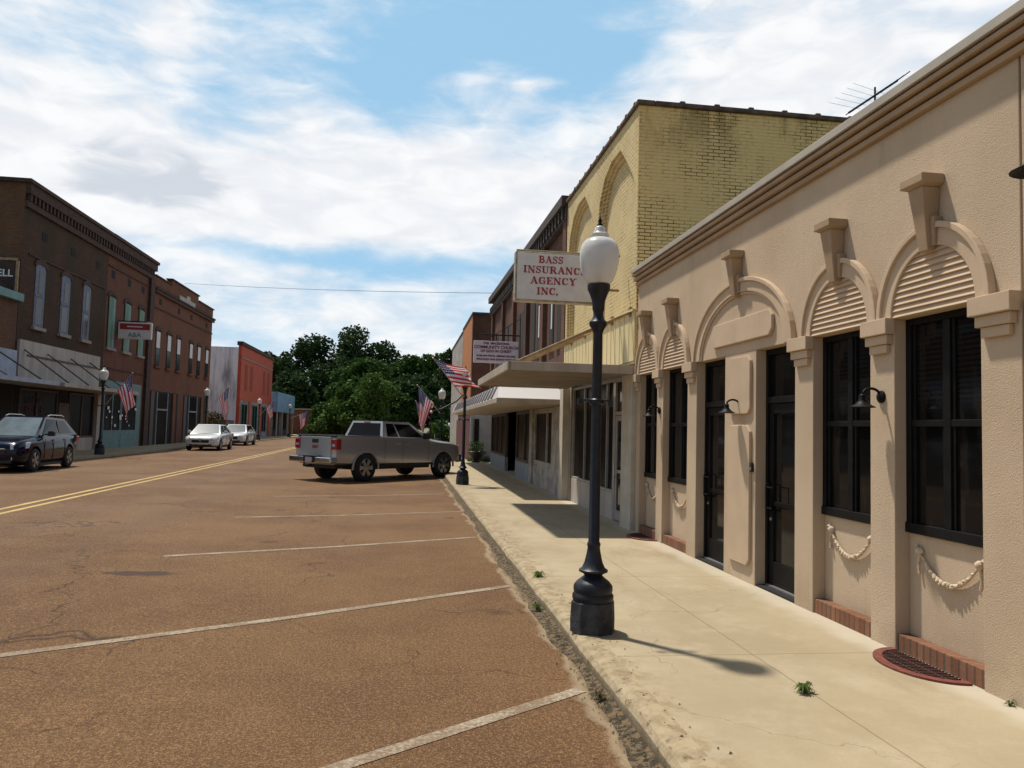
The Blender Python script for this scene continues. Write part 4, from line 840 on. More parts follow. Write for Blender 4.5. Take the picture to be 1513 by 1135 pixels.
# ------------------------------------------------------------------ left side
LX = -15.5; SZ = .2
def lwin(par, y0, y1, z0, z1, kind):
    c = (y0+y1)/2; arch = [(y0, z0)]+[(y1, z0)]+[(c+(y1-y0)/2*math.cos(PI*i/8), z1-.12+.12*math.sin(PI*i/8)) for i in range(9)]
    if kind == 'b1':
        o = MB().prism(arch, 'x', LX+.003, LX+.03).build('window', BLUEW, par)
        MB().box(LX+.031, LX+.04, y0+.12, y1-.22, z0+.10, z0+1.2).box(LX+.031, LX+.04, y0+.30, y1-.22, z0+1.42, z1-.3).build('pane', GLASSW, o)
        MB().box(LX+.031, LX+.05, y0+.05, y1-.05, (z0+z1)/2-.04, (z0+z1)/2+.04).build('sash_rail', BLUEW, o)
        oo = .13
    elif kind == 'b2':
        o = MB().prism(arch, 'x', LX+.003, LX+.03).build('window', PIT, par)
        MB().box(LX+.031, LX+.05, y0+.05, y1-.28, z0+.02, z1-.1).build('shutter', GREENSH, o)
        MB().box(LX+.031, LX+.045, y1-.27, y1-.04, z0+.02, z1-.12).build('shutter', TEALTRIM, o)
    else:
        o = MB().prism(arch, 'x', LX+.003, LX+.02).build('window', PIT, par)
        MB().box(LX+.021, LX+.035, y0+.10, y1-.08, (z0+z1)/2+.0, z1-.12).build('board', WBOARD, o)
        MB().box(LX+.021, LX+.03, y0+.10, y1-.08, z0+.06, (z0+z1)/2-.04).build('pane', GLASSW, o)
    MB().box(LX+.002, LX+.14, y0-.12, y1+.12, z0-.14, z0-.002).build('window_sill', STONE if kind != 'b3' else B3, par)
    r0 = [(c+(y1-y0)/2*math.cos(PI*i/8), z1-.12+.12*math.sin(PI*i/8)) for i in range(9)]; r1 = [(c+((y1-y0)/2+.18)*math.cos(PI*i/8), z1-.12+.33*math.sin(PI*i/8)) for i in range(9)]
    MB().strip(r0, r1, 'x', LX+.001, LX+.06).build('window_arch', LCORN, par)
def shell(par, y0, y1, z1, m, sidem=None, depth=24, th=.3):
    MB().box(LX-th, LX, y0, y1, .15, z1).build('front_wall', m, par)
    MB().box(LX-depth, LX-th, y0, y0+.3, .15, z1).box(LX-depth, LX-th, y1-.3, y1, .15, z1).box(LX-depth, LX-depth+.3, y0+.3, y1-.3, .15, z1).box(LX-th, LX-.003, y0-.002, y0, .15, z1-.01).build('side_wall', sidem or m, par)
    MB().box(LX-depth+.3, LX-th, y0+.3, y1-.3, z1-.7, z1-.6).build('roof', ROOF, par)
b1 = thing('dark_brick_corner_building', 'two-storey dark weathered brick building with bluish white sash windows on the left', 'building', (LX, 37, SZ))
shell(b1, 32.5, 41.2, 11.15, B1, BSIDE)
mb = MB().box(LX-25, LX+.28, 32.3, 41.2, 11.152, 11.3).box(LX+.001, LX+.12, 32.5, 41.2, 10.2, 10.45).box(LX+.001, LX+.2, 32.5, 41.2, 10.75, 11.151)
y = 32.6
while y < 41.1: mb.box(LX+.001, LX+.17, y, y+.14, 10.45, 10.748); y += .34
mb.build('cornice', LCORN, b1)
for a, b_ in ((33.7, 34.55), (36.1, 36.98), (38.4, 39.25)): lwin(b1, a, b_, 5.5, 8.15, 'b1')
for y in (34.1, 36.9, 39.7): MB().box(LX+.001, LX+.012, y, y+.45, 9.2, 9.55).build('attic_vent', PIT, b1)
MB().box(LX+.001, LX+.05, 33.0, 40.9, 8.35, 8.42).build('paint_ledge', LCORN, b1)
MB().box(LX+.002, LX+.10, 32.6, 40.65, 3.18, 4.84).build('sign_band', LPANEL, b1)
mb = MB(); mb.box(LX+.10, -13.55, 32.4, 40.9, 2.98, 3.14); mb.build('canopy', LPANEL, b1, bevel=.01)
for y in (33.0, 35.0, 37.3, 39.4): MB().tube([(LX+.1, y, 4.45), (-13.65, y, 3.15)], .03, 6).build('canopy_rod', WOODD, b1)
MB().box(LX+.101, LX+.13, 33.2, 40.3, 4.20, 4.28).build('sign_band_batten', WOODD, b1)
MB().box(LX+.001, LX+.02, 32.6, 40.7, .2, 2.97).build('storefront_recess', PIT, b1)
shop(b1, LX+.02, 0, 0, 0, 0, 0, WOODD, WOODD) if False else None
def lshop(par, y0, y1, z0, z1, bulk, frame, bulkm, mull=(), glass=SHOPDARK, d0=.021, name='shop_window', fw=.09):
    mb = MB(); mb.box(LX+d0, LX+d0+.06, y0, y0+fw, bulk, z1).box(LX+d0, LX+d0+.06, y1-fw, y1, bulk, z1).box(LX+d0, LX+d0+.06, y0+fw, y1-fw, bulk, bulk+fw).box(LX+d0, LX+d0+.06, y0+fw, y1-fw, z1-fw, z1)
    for q_ in mull: mb.box(LX+d0+.002, LX+d0+.055, q_-fw/2, q_+fw/2, bulk+fw, z1-fw)
    o = mb.build(name, frame, par); MB().box(LX+d0+.01, LX+d0+.02, y0+fw*.9, y1-fw*.9, bulk+fw*.9, z1-fw*.9).build('pane', glass, o)
    if bulk > z0+.1: MB().box(LX+d0, LX+d0+.08, y0, y1, z0, bulk-.002).build('bulkhead', bulkm, par)
    return o
lshop(b1, 32.9, 36.3, .2, 2.9, .75, WOODD, WOODD, (34.4,)); lshop(b1, 37.5, 40.3, .2, 2.9, .8, WOODD, LPANEL, (38.9,))
MB().box(LX+.021, LX+.1, 36.4, 37.4, .21, 2.4).build('door', WOODD, b1)
MB().box(LX+.021, LX+.22, 40.35, 40.75, .2, 2.97).build('pier', LPANEL, b1)
# faint red lettering seen inside the glass: two rows of broken strokes
q = random.Random(2); mb = MB(); y = 33.1
for row, (z, h, n_) in enumerate(((2.30, .28, 5), (1.95, .22, 8))):
    y = 33.15 if row else 33.5
    for i in range(n_):
        w_ = .12+.12*q.random(); mb.box(LX+.083, LX+.088, y, y+.05, z, z+h)
        if q.random() < .7: mb.box(LX+.083, LX+.088, y+.05, y+w_, z+h-.05, z+h)
        if q.random() < .5: mb.box(LX+.083, LX+.088, y+.05, y+w_, z, z+.05)
        y += w_+.1
mb.build('window_lettering', mat('faded_red_lettering', (.13, .012, .010), .8), b1)
b0 = thing('neighbour_shop', 'low brown brick shop with teal cornice cut by the left photo edge', 'building', (LX, 29, SZ))
MB().box(LX-10, LX+.0, 24.0, 32.45, .15, 6.3).build('wall', BSIDE, b0)
MB().box(LX-10.05, LX+.22, 23.9, 32.47, 6.302, 6.62).build('cornice', TEALTRIM, b0, bevel=.02)
MB().box(LX+.002, LX+.12, 24.2, 32.4, 3.2, 4.35).build('sign_band', PALEBLUE, b0); MB().box(LX+.12, -13.7, 24.0, 32.35, 3.0, 3.16).build('canopy', PALEBLUE, b0)
MB().box(LX+.001, LX+.03, 24.2, 32.4, .2, 2.99).build('storefront', PIT, b0)
for y in (26, 28.5, 31): MB().tube([(LX+.12, y, 4.2), (-13.8, y, 3.17)], .03, 6).build('canopy_rod', WOODD, b0)
es = thing('wall_sign', 'dark framed sign board ending in white ELL at the left photo edge', 'sign', (-17.2, 32.45, 7))
MB().box(-19.6, -15.62, 32.38, 32.46, 6.75, 7.95).build('board', LCORN, es); MB().box(-19.7, -15.55, 32.36, 32.379, 7.952, 8.05).box(-15.619, -15.53, 32.36, 32.46, 6.7, 7.95).build('frame', RUSTROD, es)
text_mb('ELL', .40, 'y', (-15.72, 32.37, 7.42), offset=.008, align='RIGHT').build('lettering', SIGNW, es)
b2 = thing('redbrown_brick_building', 'two-storey brown brick building with green shuttered windows and teal storefront', 'building', (LX, 45, SZ))
shell(b2, 41.22, 48.18, 11.15, B2)
mb = MB().box(LX-24, LX+.28, 41.22, 48.4, 11.152, 11.32).box(LX+.001, LX+.12, 41.22, 48.2, 10.2, 10.45).box(LX+.001, LX+.2, 41.22, 48.3, 10.75, 11.151)
y = 41.3
while y < 48.1: mb.box(LX+.001, LX+.17, y, y+.14, 10.45, 10.748); y += .34
mb.build('cornice', LCORN, b2)
MB().box(LX+.001, LX+.16, 47.45, 48.17, .2, 10.19).build('brick_pilaster', LCORN, b2)
for a, b_ in ((41.5, 42.45), (43.75, 44.7), (46.0, 46.9)): lwin(b2, a, b_, 5.45, 8.2, 'b2')
for y in (41.75, 44.1, 46.3): MB().box(LX+.001, LX+.012, y, y+.45, 9.1, 9.5).build('attic_vent', PIT, b2)
MB().box(LX+.001, LX+.05, 41.3, 47.4, 9.65, 9.72).box(LX+.001, LX+.05, 41.3, 47.4, 4.35, 4.42).build('string_course', LCORN, b2)
MB().box(LX+.001, LX+.02, 41.3, 47.1, .2, 3.75).build('storefront_surround', TEAL, b2)
lshop(b2, 41.5, 43.9, .2, 3.2, 1.05, TEAL, TEAL, (42.7,)); lshop(b2, 43.95, 46.3, .2, 3.2, 1.05, TEAL, TEAL, ())
mb = MB(); q = random.Random(11)
for i in range(16):
    y = 41.8+q.random()*4.2; z = 1.25+q.random()*1.0; s_ = .06+.10*q.random(); mb.box(LX+.082, LX+.088+i*.0004, y, y+s_*1.6, z, z+s_)
mb.build('window_stickers', WBOARD, b2)
rs = thing('projecting_sign', 'red and white sign projecting over the pavement from the green shuttered building', 'sign', (-14, 41, 6))
MB().box(-15.45, -13.75, 42.9, 43.1, 6.05, 6.95).build('sign_box', SIGNW, rs, bevel=.02)
rs_o = []
MB().box(-15.36, -13.84, 42.885, 42.899, 6.55, 6.87).build('red_band', SIGNRED, rs)
text_mb('A&A', .34, 'y', (-14.6, 42.88, 6.26), offset=.008).build('lettering', BLUEGREY, rs)
MB().box(-15.0, -14.2, 42.880, 42.884, 6.68, 6.74).build('band_script', SIGNW, rs); MB().tube([(-15.5, 43, 7.0), (-13.9, 43, 7.0)], .03).build('bracket', BLACKMETAL, rs)
b3 = thing('russet_brick_building', 'long two-storey russet brick building with stepped parapet and half-white windows', 'building', (LX, 55, SZ))
shell(b3, 48.2, 62.5, 10.0, B3)
MB().box(LX-.3, LX+.02, 48.42, 62.5, 10.0, 10.55).box(LX-.3, LX+.02, 51.8, 58.2, 10.55, 10.92).build('parapet', B3, b3)
MB().box(LX-.34, LX+.10, 48.42, 51.79, 10.552, 10.63).box(LX-.34, LX+.10, 58.21, 62.6, 10.552, 10.63).box(LX-.34, LX+.10, 51.7, 58.3, 10.922, 11.0).build('parapet_cap', LCORN, b3)
mb = MB().box(LX+.021, LX+.16, 48.42, 62.6, 9.55, 9.75).box(LX+.021, LX+.22, 48.42, 62.7, 9.75, 9.85).box(LX+.001, LX+.06, 48.42, 62.5, 8.62, 8.70)
mb.build('string_course', LCORN, b3)
MB().prism([(53.4, 9.9), (57.2, 9.9), (57.2, 10.2), (56.0, 10.2), (55.8, 10.45), (55.2, 10.45), (55.0, 10.2), (53.4, 10.2)], 'x', LX+.021, LX+.09).build('stone_tablet', STONEL, b3)
for y in (49.2, 51.4, 53.5, 56.5, 58.6, 60.9): lwin(b3, y, y+.85, 5.1, 7.35, 'b3')
for y in (49.5, 53.4, 56.4, 60.6): MB().box(LX+.001, LX+.012, y, y+.5, 8.95, 9.3).build('attic_vent', PIT, b3)
MB().box(LX+.001, LX+.012, 48.7, 54.4, .2, 3.55).box(LX+.001, LX+.012, 55.7, 61.9, .2, 3.55).build('entrance_recess', PIT, b3)
for y0 in (48.7, 55.7):
    mb = MB(); mb.box(LX+.013, LX+.07, y0+1.2, y0+1.3, .2, 3.5).box(LX+.013, LX+.07, y0+3.3, y0+3.4, .2, 3.5).box(LX+.013, LX+.07, y0+1.3, y0+3.3, 2.35, 2.45); o = mb.build('door_frame', BLUEGREY, b3)
    MB().box(LX+.02, LX+.03, y0+1.3, y0+3.3, .2, 3.45).build('pane', SHOPDARK, o); MB().box(LX+.013, LX+.12, y0+4.3, y0+4.9, .2, 3.5).build('brick_pier', B3, b3); MB().box(LX+.013, LX+.05, y0+.1, y0+.7, .2, 3.5).build('door', WOODD, b3)
b5 = thing('red_painted_building', 'red painted brick building with grey plaster side wall', 'building', (LX, 82, SZ))
MB().box(LX-.3, LX, 73.7, 90.4, .15, 8.95).build('front_wall', REDB, b5)
MB().box(LX-20, LX-.301, 73.7, 74, .15, 8.75).build('side_wall', GREYPL, b5); MB().box(LX-20, LX-.31, 90.1, 90.4, .15, 8.75).build('side_wall', GREYPL, b5)
MB().box(LX-20, LX-.4, 73.64, 73.699, .15, 1.9).build('stained_base', GREYPL2, b5)
MB().box(LX-.4, LX+.12, 73.5, 90.5, 8.952, 9.3).build('cornice', LCORN, b5); MB().box(LX+.001, LX+.06, 73.8, 90.3, 7.75, 7.85).build('string_course', STONE, b5)
for y in (75.6, 78.2, 85.0, 87.6): MB().box(LX+.001, LX+.03, y, y+1.1, 4.8, 7.3).build('bricked_window', REDDK, b5)
MB().box(LX+.001, LX+.02, 74.0, 90.2, .2, 3.8).build('storefront', GREYPL2, b5)
for y in (74.4, 79.5, 84.6): lshop(b5, y, y+2.6, .2, 3.5, .7, TEAL, BLUEGREY, (y+1.3,))
for y in (77.8, 83.2, 88.6): MB().box(LX+.021, LX+.1, y, y+.9, .2, 3.79).build('pier', REDB, b5)
b6 = thing('light_blue_shop', 'low shop with large light blue metal fascia beyond the red building', 'building', (LX, 97, SZ))
MB().box(LX-12, LX, 90.6, 104, .15, 3.3).build('wall', GREYPL2, b6)
MB().box(LX-.6, LX+.7, 90.7, 104, 3.05, 5.35).build('fascia', LBLUE, b6)
for y in (91.2, 95, 99, 103.5): MB().box(LX+.5, LX+.65, y, y+.15, .2, 3.048).build('post', OFFWHITE, b6)
lshop(b6, 92, 96, .2, 3.0, .8, WOODD, WOODD, (94,), d0=.001); lshop(b6, 98, 102.5, .2, 3.0, .8, WOODD, WOODD, (100,), d0=.001)
b7 = thing('far_brick_wall_building', 'long low red brick building closing the end of the street', 'building', (-12, 112, 0))
MB().box(-26, -5, 112, 120, -.05, 3.75).build('wall', B3, b7); MB().box(-26.2, -4.8, 111.8, 120.2, 3.752, 3.9).build('roof', FLASH, b7)
MB().box(-13.4, -12.2, 111.95, 111.999, 0, 2.4).build('door', WOODD, b7)
# ------------------------------------------------------------------ plants
def crown(blobs, n, size, seed, flat=.8):
    q = random.Random(seed); mb = MB(); tot = sum(b_[3]*b_[4]*b_[5] for b_ in blobs)**1.0
    ws = [(b_[3]*b_[4]*b_[5])**.67 for b_ in blobs]; W = sum(ws)
    for b_, w_ in zip(blobs, ws):
        for i in range(int(n*w_/W)):
            d_ = Vector((q.gauss(0, 1), q.gauss(0, 1), q.gauss(0, 1))).normalized(); r_ = 1-.45*q.random()**1.6
            r_ *= 1+.12*math.sin(d_.x*9+seed)*math.sin(d_.z*8+d_.y*5)
            p = Vector((b_[0]+d_.x*b_[3]*r_, b_[1]+d_.y*b_[4]*r_, b_[2]+d_.z*b_[5]*r_))
            u_ = Vector((q.gauss(0, 1), q.gauss(0, 1), q.gauss(0, .6))).normalized(); v_ = u_.cross(Vector((q.gauss(0, 1), q.gauss(0, 1), q.gauss(0, 1)))).normalized()
            s_ = size*(.55+.8*q.random())
            mb.add([p-u_*s_, p-v_*s_*.6, p+u_*s_, p+v_*s_*.6], [(0, 1, 2, 3)])
    return mb
def tree(x, y, h, r, m, label, seed, n=5000, size=.33, grp='trees beyond the end of the street', nb=20, low=.18):
    q = random.Random(seed); th_ = thing('tree', label, 'tree', (x, y, -.06), grp)
    blobs = []
    for i in range(nb):
        a = q.random()*2*PI; zf = low+(.9-low)*((i+.5)/nb); rad = r*math.sin(PI*min(1, .25+zf*.72))**.7
        d_ = rad*.78*q.random()**.5; br = r*(.17+.2*q.random())
        blobs.append((x+d_*math.cos(a), y+d_*math.sin(a), h*zf, br, br, br*.8))
    blobs.append((x+r*.1, y, h*.91, r*.24, r*.24, h*.09)); blobs.append((x, y, h*.52, r*.62, r*.62, h*.30))
    tk = MB().tube([(x, y, -.1), (x+.1, y, h*.25), (x-.1, y+.1, h*.5), (x, y, h*.8)], [h*.028, h*.022, h*.016, h*.006], 8)
    for b_ in blobs[::2]: tk.tube([(x, y, h*.3), ((x+b_[0])/2, (y+b_[1])/2, (h*.3+b_[2])/2), b_[:3]], [h*.012, h*.008, h*.004], 5)
    tk.build('trunk', BARK, th_)
    crown(blobs, n, size, seed).build('crown', m, th_)
def bx(px, Y): # lateral position for picture column px at distance Y
    return (px-600)/1120*Y*1.0-.0*Y
TR = [(395, 140, 14.5, 6, LEAFD, 'dark tree right behind the red painted building'), (422, 150, 15.5, 5, LEAFD, 'narrow dark tree between the red building and the tallest tree'),
 (470, 138, 17.5, 8, LEAFD, 'left half of the tallest dark tree mass, over the blue fascia'), (520, 135, 19.3, 8.2, LEAFD, 'tallest dark tree at the end of the street'),
 (562, 138, 17.0, 6.5, LEAFD, 'dark tree just right of the tallest one'), (440, 128, 10.5, 6, LEAFD, 'lower dark tree above the far brick wall'),
 (598, 130, 14.0, 5.5, LEAFM, 'mid green tree with open crown above the pickup bonnet'), (637, 128, 14.2, 5.5, LEAFM, 'mid green tree left of the white fronted building'),
 (668, 118, 14.2, 5.5, LEAFD, 'dark tree against the white fronted building'), (535, 108, 11.0, 5.5, LEAFM, 'lighter green tree in front of the tallest tree'),
 (615, 100, 8.5, 5.0, LEAFD, 'lower dark tree behind the pickup cab')]
for i, (px, Y_, h, r_, m_, lb) in enumerate(TR):
    tree(bx(px, Y_), Y_, h, r_, m_, lb, 20+i, n=8500)
def bush(x, y, h, r, m, label, seed, n=2500, size=.22, cat='bush', grp=None):
    th_ = thing('bush', label, cat, (x, y, 0), grp); q = random.Random(seed)
    bl = [(x+r*.5*(q.random()-.5)*2, y+r*.5*(q.random()-.5)*2, h*(.3+.45*q.random()), r*.5, r*.5, h*.3) for i in range(7)]+[(x, y, h*.45, r*.8, r*.8, h*.45)]
    MB().tube([(x, y, -.06), (x, y, h*.5)], .08, 6).build('stem', BARK, th_); crown(bl, n, size, seed).build('foliage', m, th_)
for i, (px, Y_, h, r_, m_, lb) in enumerate(((508, 94, 6.6, 3.6, LEAFL, 'light green small tree behind the pickup bed'), (484, 99, 4.6, 3.0, LEAFM, 'low green tree at the right end of the far brick wall'),
 (550, 92, 8.2, 3.5, LEAFL, 'tallest light green tree behind the pickup cab'), (584, 97, 6.2, 3.2, LEAFM, 'mid green small tree behind the pickup windscreen'), (530, 99, 7.2, 3.0, LEAFM, 'mid green small tree peeping between the two light green ones'))):
    tree(bx(px, Y_), Y_, h, r_, m_, lb, 160+i*7, n=4200, size=.23, grp='small trees behind the pickup', nb=22, low=.12)
bush(bx(655, 80), 80, 2.6, 1.8, LEAFM, 'low bush right of the pickup bonnet at the end of the pavement', 65, 1500, .16)
bush(-16.6, 69.5, 2.6, 1.5, LEAFB, 'dry brown shrub in the lot before the grey plaster wall', 66, 1600, .12)
bush(-17.9, 71.0, 3.2, 1.6, LEAFB, 'taller dry shrub against the grey plaster wall', 67, 1600, .12)
mb = MB(); q = random.Random(9)
for i in range(9000):
    x = -3+q.random()*15; y = 62+q.random()**1.3*48; a = q.random()*6.28; h = .12+.22*q.random(); w_ = .05
    mb.add([(x, y, -.06), (x+w_*math.cos(a), y+w_*math.sin(a), -.06), (x+.05*math.sin(a*3), y+.02, -.06+h)], [(0, 1, 2)]) if not (-12.75 < x < 1.4) else None
tag(mb.build('grass_verge', LEAFL), 'bright grass verge beyond the right-hand buildings', 'grass', kind='stuff')
# ------------------------------------------------------------------ vehicles
def finish(o, mods):
    dg = bpy.context.evaluated_depsgraph_get(); me = bpy.data.meshes.new_from_object(o.evaluated_get(dg)); o.modifiers.clear(); old = o.data; o.data = me; me.name = o.name
    for p in me.polygons: p.use_smooth = True
    for c in mods: bpy.data.objects.remove(c)
    mod = o.modifiers.new('es', 'EDGE_SPLIT'); mod.split_angle = math.radians(38)
def body(stations, m, par, wheels, wr, extra=(), sub=1):
    vs = []; fs = []; n = None
    for (x, hw, zb, zt, tw) in stations:
        dz = zt-zb
        half = [(0, zb), (hw*.80, zb), (hw*.96, zb+.06*dz/.8), (hw, zb+.34*dz), (hw*.99, zb+.62*dz), (hw*.955, zt-.09*dz), (hw*tw, zt), (0, zt+.012)]
        ring = half+[(-a, b_) for a, b_ in half[-2:0:-1]]; n = len(ring); vs += [(x, a, b_) for a, b_ in ring]
    k = len(stations)
    for i in range(k-1):
        for j in range(n): fs.append((i*n+j, i*n+(j+1) % n, (i+1)*n+(j+1) % n, (i+1)*n+j))
    fs += [tuple(range(n))[::-1], tuple((k-1)*n+j for j in range(n))]
    o = MB().add(vs, fs).build('body', m, par); cut = []
    if sub: s_ = o.modifiers.new('s', 'SUBSURF'); s_.levels = sub; s_.render_levels = sub
    for x, y in wheels:
        c = MB().lathe([(wr, -.3), (wr, .3)], (x, y*1.02, wr*.86+.02), 28, 'y').build('cut', m); cut.append(c)
    for e in extra: cut.append(MB().box(*e).build('cut', m))
    for c in cut:
        b_ = o.modifiers.new('b', 'BOOLEAN'); b_.object = c; b_.operation = 'DIFFERENCE'; b_.solver = 'EXACT'
    finish(o, cut); return o
def wheel(par, x, y, r, w_=.24, spokes=6, two=False):
    s_ = 1 if y > 0 else -1; yo = y+s_*w_*.5
    o = MB().lathe([(r*.66, -w_/2), (r*.9, -w_/2), (r, -w_*.36), (r, w_*.36), (r*.9, w_/2), (r*.66, w_/2), (r*.64, w_*.1), (r*.64, -w_*.1), (r*.66, -w_/2)], (x, y, r), 30, 'y', cap=False).build('wheel', RUBBER, par, smooth=40)
    mb = MB().lathe([(r*.67, -.02*s_), (r*.69, 0), (r*.62, .012*s_), (r*.60, -.03*s_)], (x, yo-s_*.015, r), 28, 'y', cap=False)
    for i in range(spokes):
        a0 = 2*PI*i/spokes
        for da in ((-.13, .13) if two else (0,)):
            a = a0+da; d_ = Vector((math.cos(a), 0, math.sin(a))); p = Vector((-d_.z, 0, d_.x)); c = Vector((x, yo-s_*.03, r)); ww = r*.07 if two else r*.10
            v = [c+d_*r*.1-p*ww, c+d_*r*.1+p*ww, c+d_*r*.64+p*ww*1.2, c+d_*r*.64-p*ww*1.2]; ox = Vector((0, s_*.02, 0)); mb.add(v+[q_+ox for q_ in v], [(0, 1, 2, 3), (4, 7, 6, 5), (0, 4, 5, 1), (1, 5, 6, 2), (2, 6, 7, 3), (3, 7, 4, 0)])
    mb.lathe([(r*.16, -.035), (r*.16, .0), (r*.08, .008)] if s_ > 0 else [(r*.08, -.008), (r*.16, 0), (r*.16, .035)], (x, yo-s_*.005, r), 14, 'y')
    mb.build('rim', ALLOY, o); MB().lathe([(r*.62, -.005), (r*.62, .005)], (x, yo-s_*.09, r), 24, 'y').build('wheel_disc', BLACKPL, o)
def cabin(par, m, B, T, zc=.03, bev=.05):
    # B, T: 4 corners rear-right, front-right, front-left, rear-left
    vs = [Vector(p) for p in B+T]; mb = MB().add(vs, [(3, 2, 1, 0), (4, 5, 6, 7), (0, 1, 5, 4), (1, 2, 6, 5), (2, 3, 7, 6), (3, 0, 4, 7)]); return mb.build('cabin', m, par, smooth=50, bevel=bev)
def truck():
    r = thing('pickup_truck', 'silver-grey crew pickup angle-parked with its nose over the kerb', 'pickup truck', own=False)
    W = [(0, -.86), (0, .86), (3.64, -.86), (3.64, .86)]; wr = .43
    st = [(-1.17, .93, .60, 1.34, .97), (-1.12, .95, .52, 1.38, .97), (-.5, .965, .50, 1.39, .965), (.0, .97, .50, 1.39, .965), (.6, .965, .48, 1.39, .965), (.80, .965, .48, 1.36, .96), (1.8, .97, .47, 1.34, .955), (2.75, .97, .47, 1.33, .93), (3.0, .97, .47, 1.32, .88), (3.5, .965, .47, 1.27, .84), (4.1, .955, .48, 1.22, .82), (4.45, .93, .5, 1.16, .8), (4.6, .86, .58, 1.08, .8)]
    body(st, TRUCKP, r, W, .50, [(-1.10, .66, -.80, .80, .85, 2.)], sub=0)
    MB().box(-1.09, .65, -.79, .79, .86, .88).box(-1.098, -1.085, -.79, .79, .88, 1.36).build('bed_liner', BLACKPL, r)
    MB().box(-1.12, .68, -.93, -.805, 1.391, 1.41).box(-1.12, .68, .805, .93, 1.391, 1.41).box(-1.18, -1.10, -.90, .90, 1.375, 1.41).build('bed_rail_cap', BLACKPL, r, bevel=.008)
    B = [(.74, -.90, 1.33), (2.98, -.90, 1.31), (2.98, .90, 1.31), (.74, .90, 1.33)]; T = [(.92, -.70, 1.88), (2.12, -.70, 1.87), (2.12, .70, 1.87), (.92, .70, 1.88)]
    cabin(r, TRUCKP, B, T, bev=.07)
    MB().slab(B[0], B[1], T[1], T[0], .10, .335, .12, .86, .008, .02).build('side_window', CARGLASS, r)
    MB().slab(B[0], B[1], T[1], T[0], .375, .90, .12, .86, .008, .02).build('side_window', CARGLASS, r)
    MB().slab(B[2], B[3], T[3], T[2], .10, .625, .12, .86, .008, .02).build('side_window', CARGLASS, r); MB().slab(B[2], B[3], T[3], T[2], .665, .90, .12, .86, .008, .02).build('side_window', CARGLASS, r)
    MB().slab(B[3], B[0], T[0], T[3], .07, .93, .12, .88, .01, .02).build('rear_window', CARGLASS, r)
    MB().slab(B[1], B[2], T[2], T[1], .05, .95, .05, .92, .01, .02).build('windscreen', CARGLASS, r)
    MB().slab(B[3], B[0], T[0], T[3], .40, .60, .905, .97, .02, .03).build('high_brake_light', REDLENS, r)
    MB().box(-1.20, -1.165, -.70, .70, .70, 1.36).build('tailgate', TRUCKP, r, bevel=.012)
    MB().box(-1.215, -1.20, -.14, .14, 1.17, 1.29).build('tailgate_handle', BLACKPL, r, bevel=.008)
    text_mb('GMC', .11, 'y', (0, 0, 0)); 
    me = text_mb('GMC', .13, 'y', (0, 0, 0), offset=.006); me.v = [(-1.2045+v[1]*.5, -v[0], 1.05+v[2]) for v in me.v]; me.build('emblem', SIGNRED, r)
    for s_ in (-1, 1):
        MB().box(-1.205, -1.0, s_*.72, s_*.955, .98, 1.30).build('tail_light', REDLENS, r, bevel=.02)
        MB().box(-1.212, -1.206, s_*.77, s_*.9, 1.08, 1.15).build('reverse_light', CLEARLENS, r)
        MB().box(4.36, 4.60, s_*.62, s_*.88, .92, 1.10).build('headlight', CLEARLENS, r, bevel=.02)
    for s_ in (-1, 1):
        m_ = MB().box(2.52, 2.66, s_*.98, s_*1.20, 1.32, 1.54).build('wing_mirror', BLACKPL, r, bevel=.03)
        MB().box(2.56, 2.6, s_*.90, s_*1.0, 1.36, 1.41).build('mirror_arm', BLACKPL, m_)
    MB().box(-1.42, -1.16, -.96, .96, .58, .76).build('rear_bumper', CHROME, r, bevel=.035)
    MB().box(-1.43, -1.19, -.30, .30, .765, .79).box(-1.435, -1.42, -.26, .26, .60, .75).build('bumper_step', BLACKPL, r); MB().box(-1.442, -1.436, -.15, .15, .60, .74).build('number_plate', PLATE, r)
    MB().tube([(-1.3, 0, .50), (-1.62, 0, .50)], .035).lathe([(.02, 0), (.03, .05), (.02, .08)], (-1.6, 0, .52), 8).build('tow_hitch', BLACKPL, r)
    MB().box(4.55, 4.72, -.90, .90, .50, .78).build('front_bumper', CHROME, r, bevel=.03); MB().box(4.56, 4.66, -.60, .60, .80, 1.10).build('grille', BLACKPL, r, bevel=.02)
    for x, y in W: wheel(r, x, y, .425, .28, 6, True)
    for s_ in (-1, 1):
        for x in (0, 3.64):
            a = [(x+.50*math.cos(q_), .40+.50*math.sin(q_)) for q_ in [PI*(-.02+1.04*i/16) for i in range(17)]]; b_ = [(x+.56*math.cos(q_), .40+.565*math.sin(q_)) for q_ in [PI*(-.02+1.04*i/16) for i in range(17)]]
            MB().strip(a, b_, 'y', s_*.94, s_*.985).build('wheel_arch', TRUCKP, r, bevel=.006)
    for x in (.80, 1.62, 2.86): MB().box(x, x+.008, -.972, -.9705, .56, 1.28).box(x, x+.008, .9705, .972, .56, 1.28).build('door_seam', BLACKPL, r)
    for x in (1.45, 2.45): pass
    MB().box(1.30, 1.50, -.985, -.968, 1.14, 1.17).box(1.72, 1.92, -.985, -.968, 1.14, 1.17).build('door_handle', CHROME, r, bevel=.005)
    MB().box(.5, 3.0, -.88, .88, .36, .48).box(-1.0, -.45, -.7, .7, .40, .55).box(-.1, .1, -.8, .8, .34, .46).build('chassis', BLACKPL, r)
    for s_ in (-1, 1): MB().box(.55, 3.1, s_*.93, s_*.99, .46, .51).build('sill', BLACKPL, r)
    return r
tk = truck(); tk.location = (-1.89, 24.63, .012); tk.rotation_euler = (0, 0, .8075)
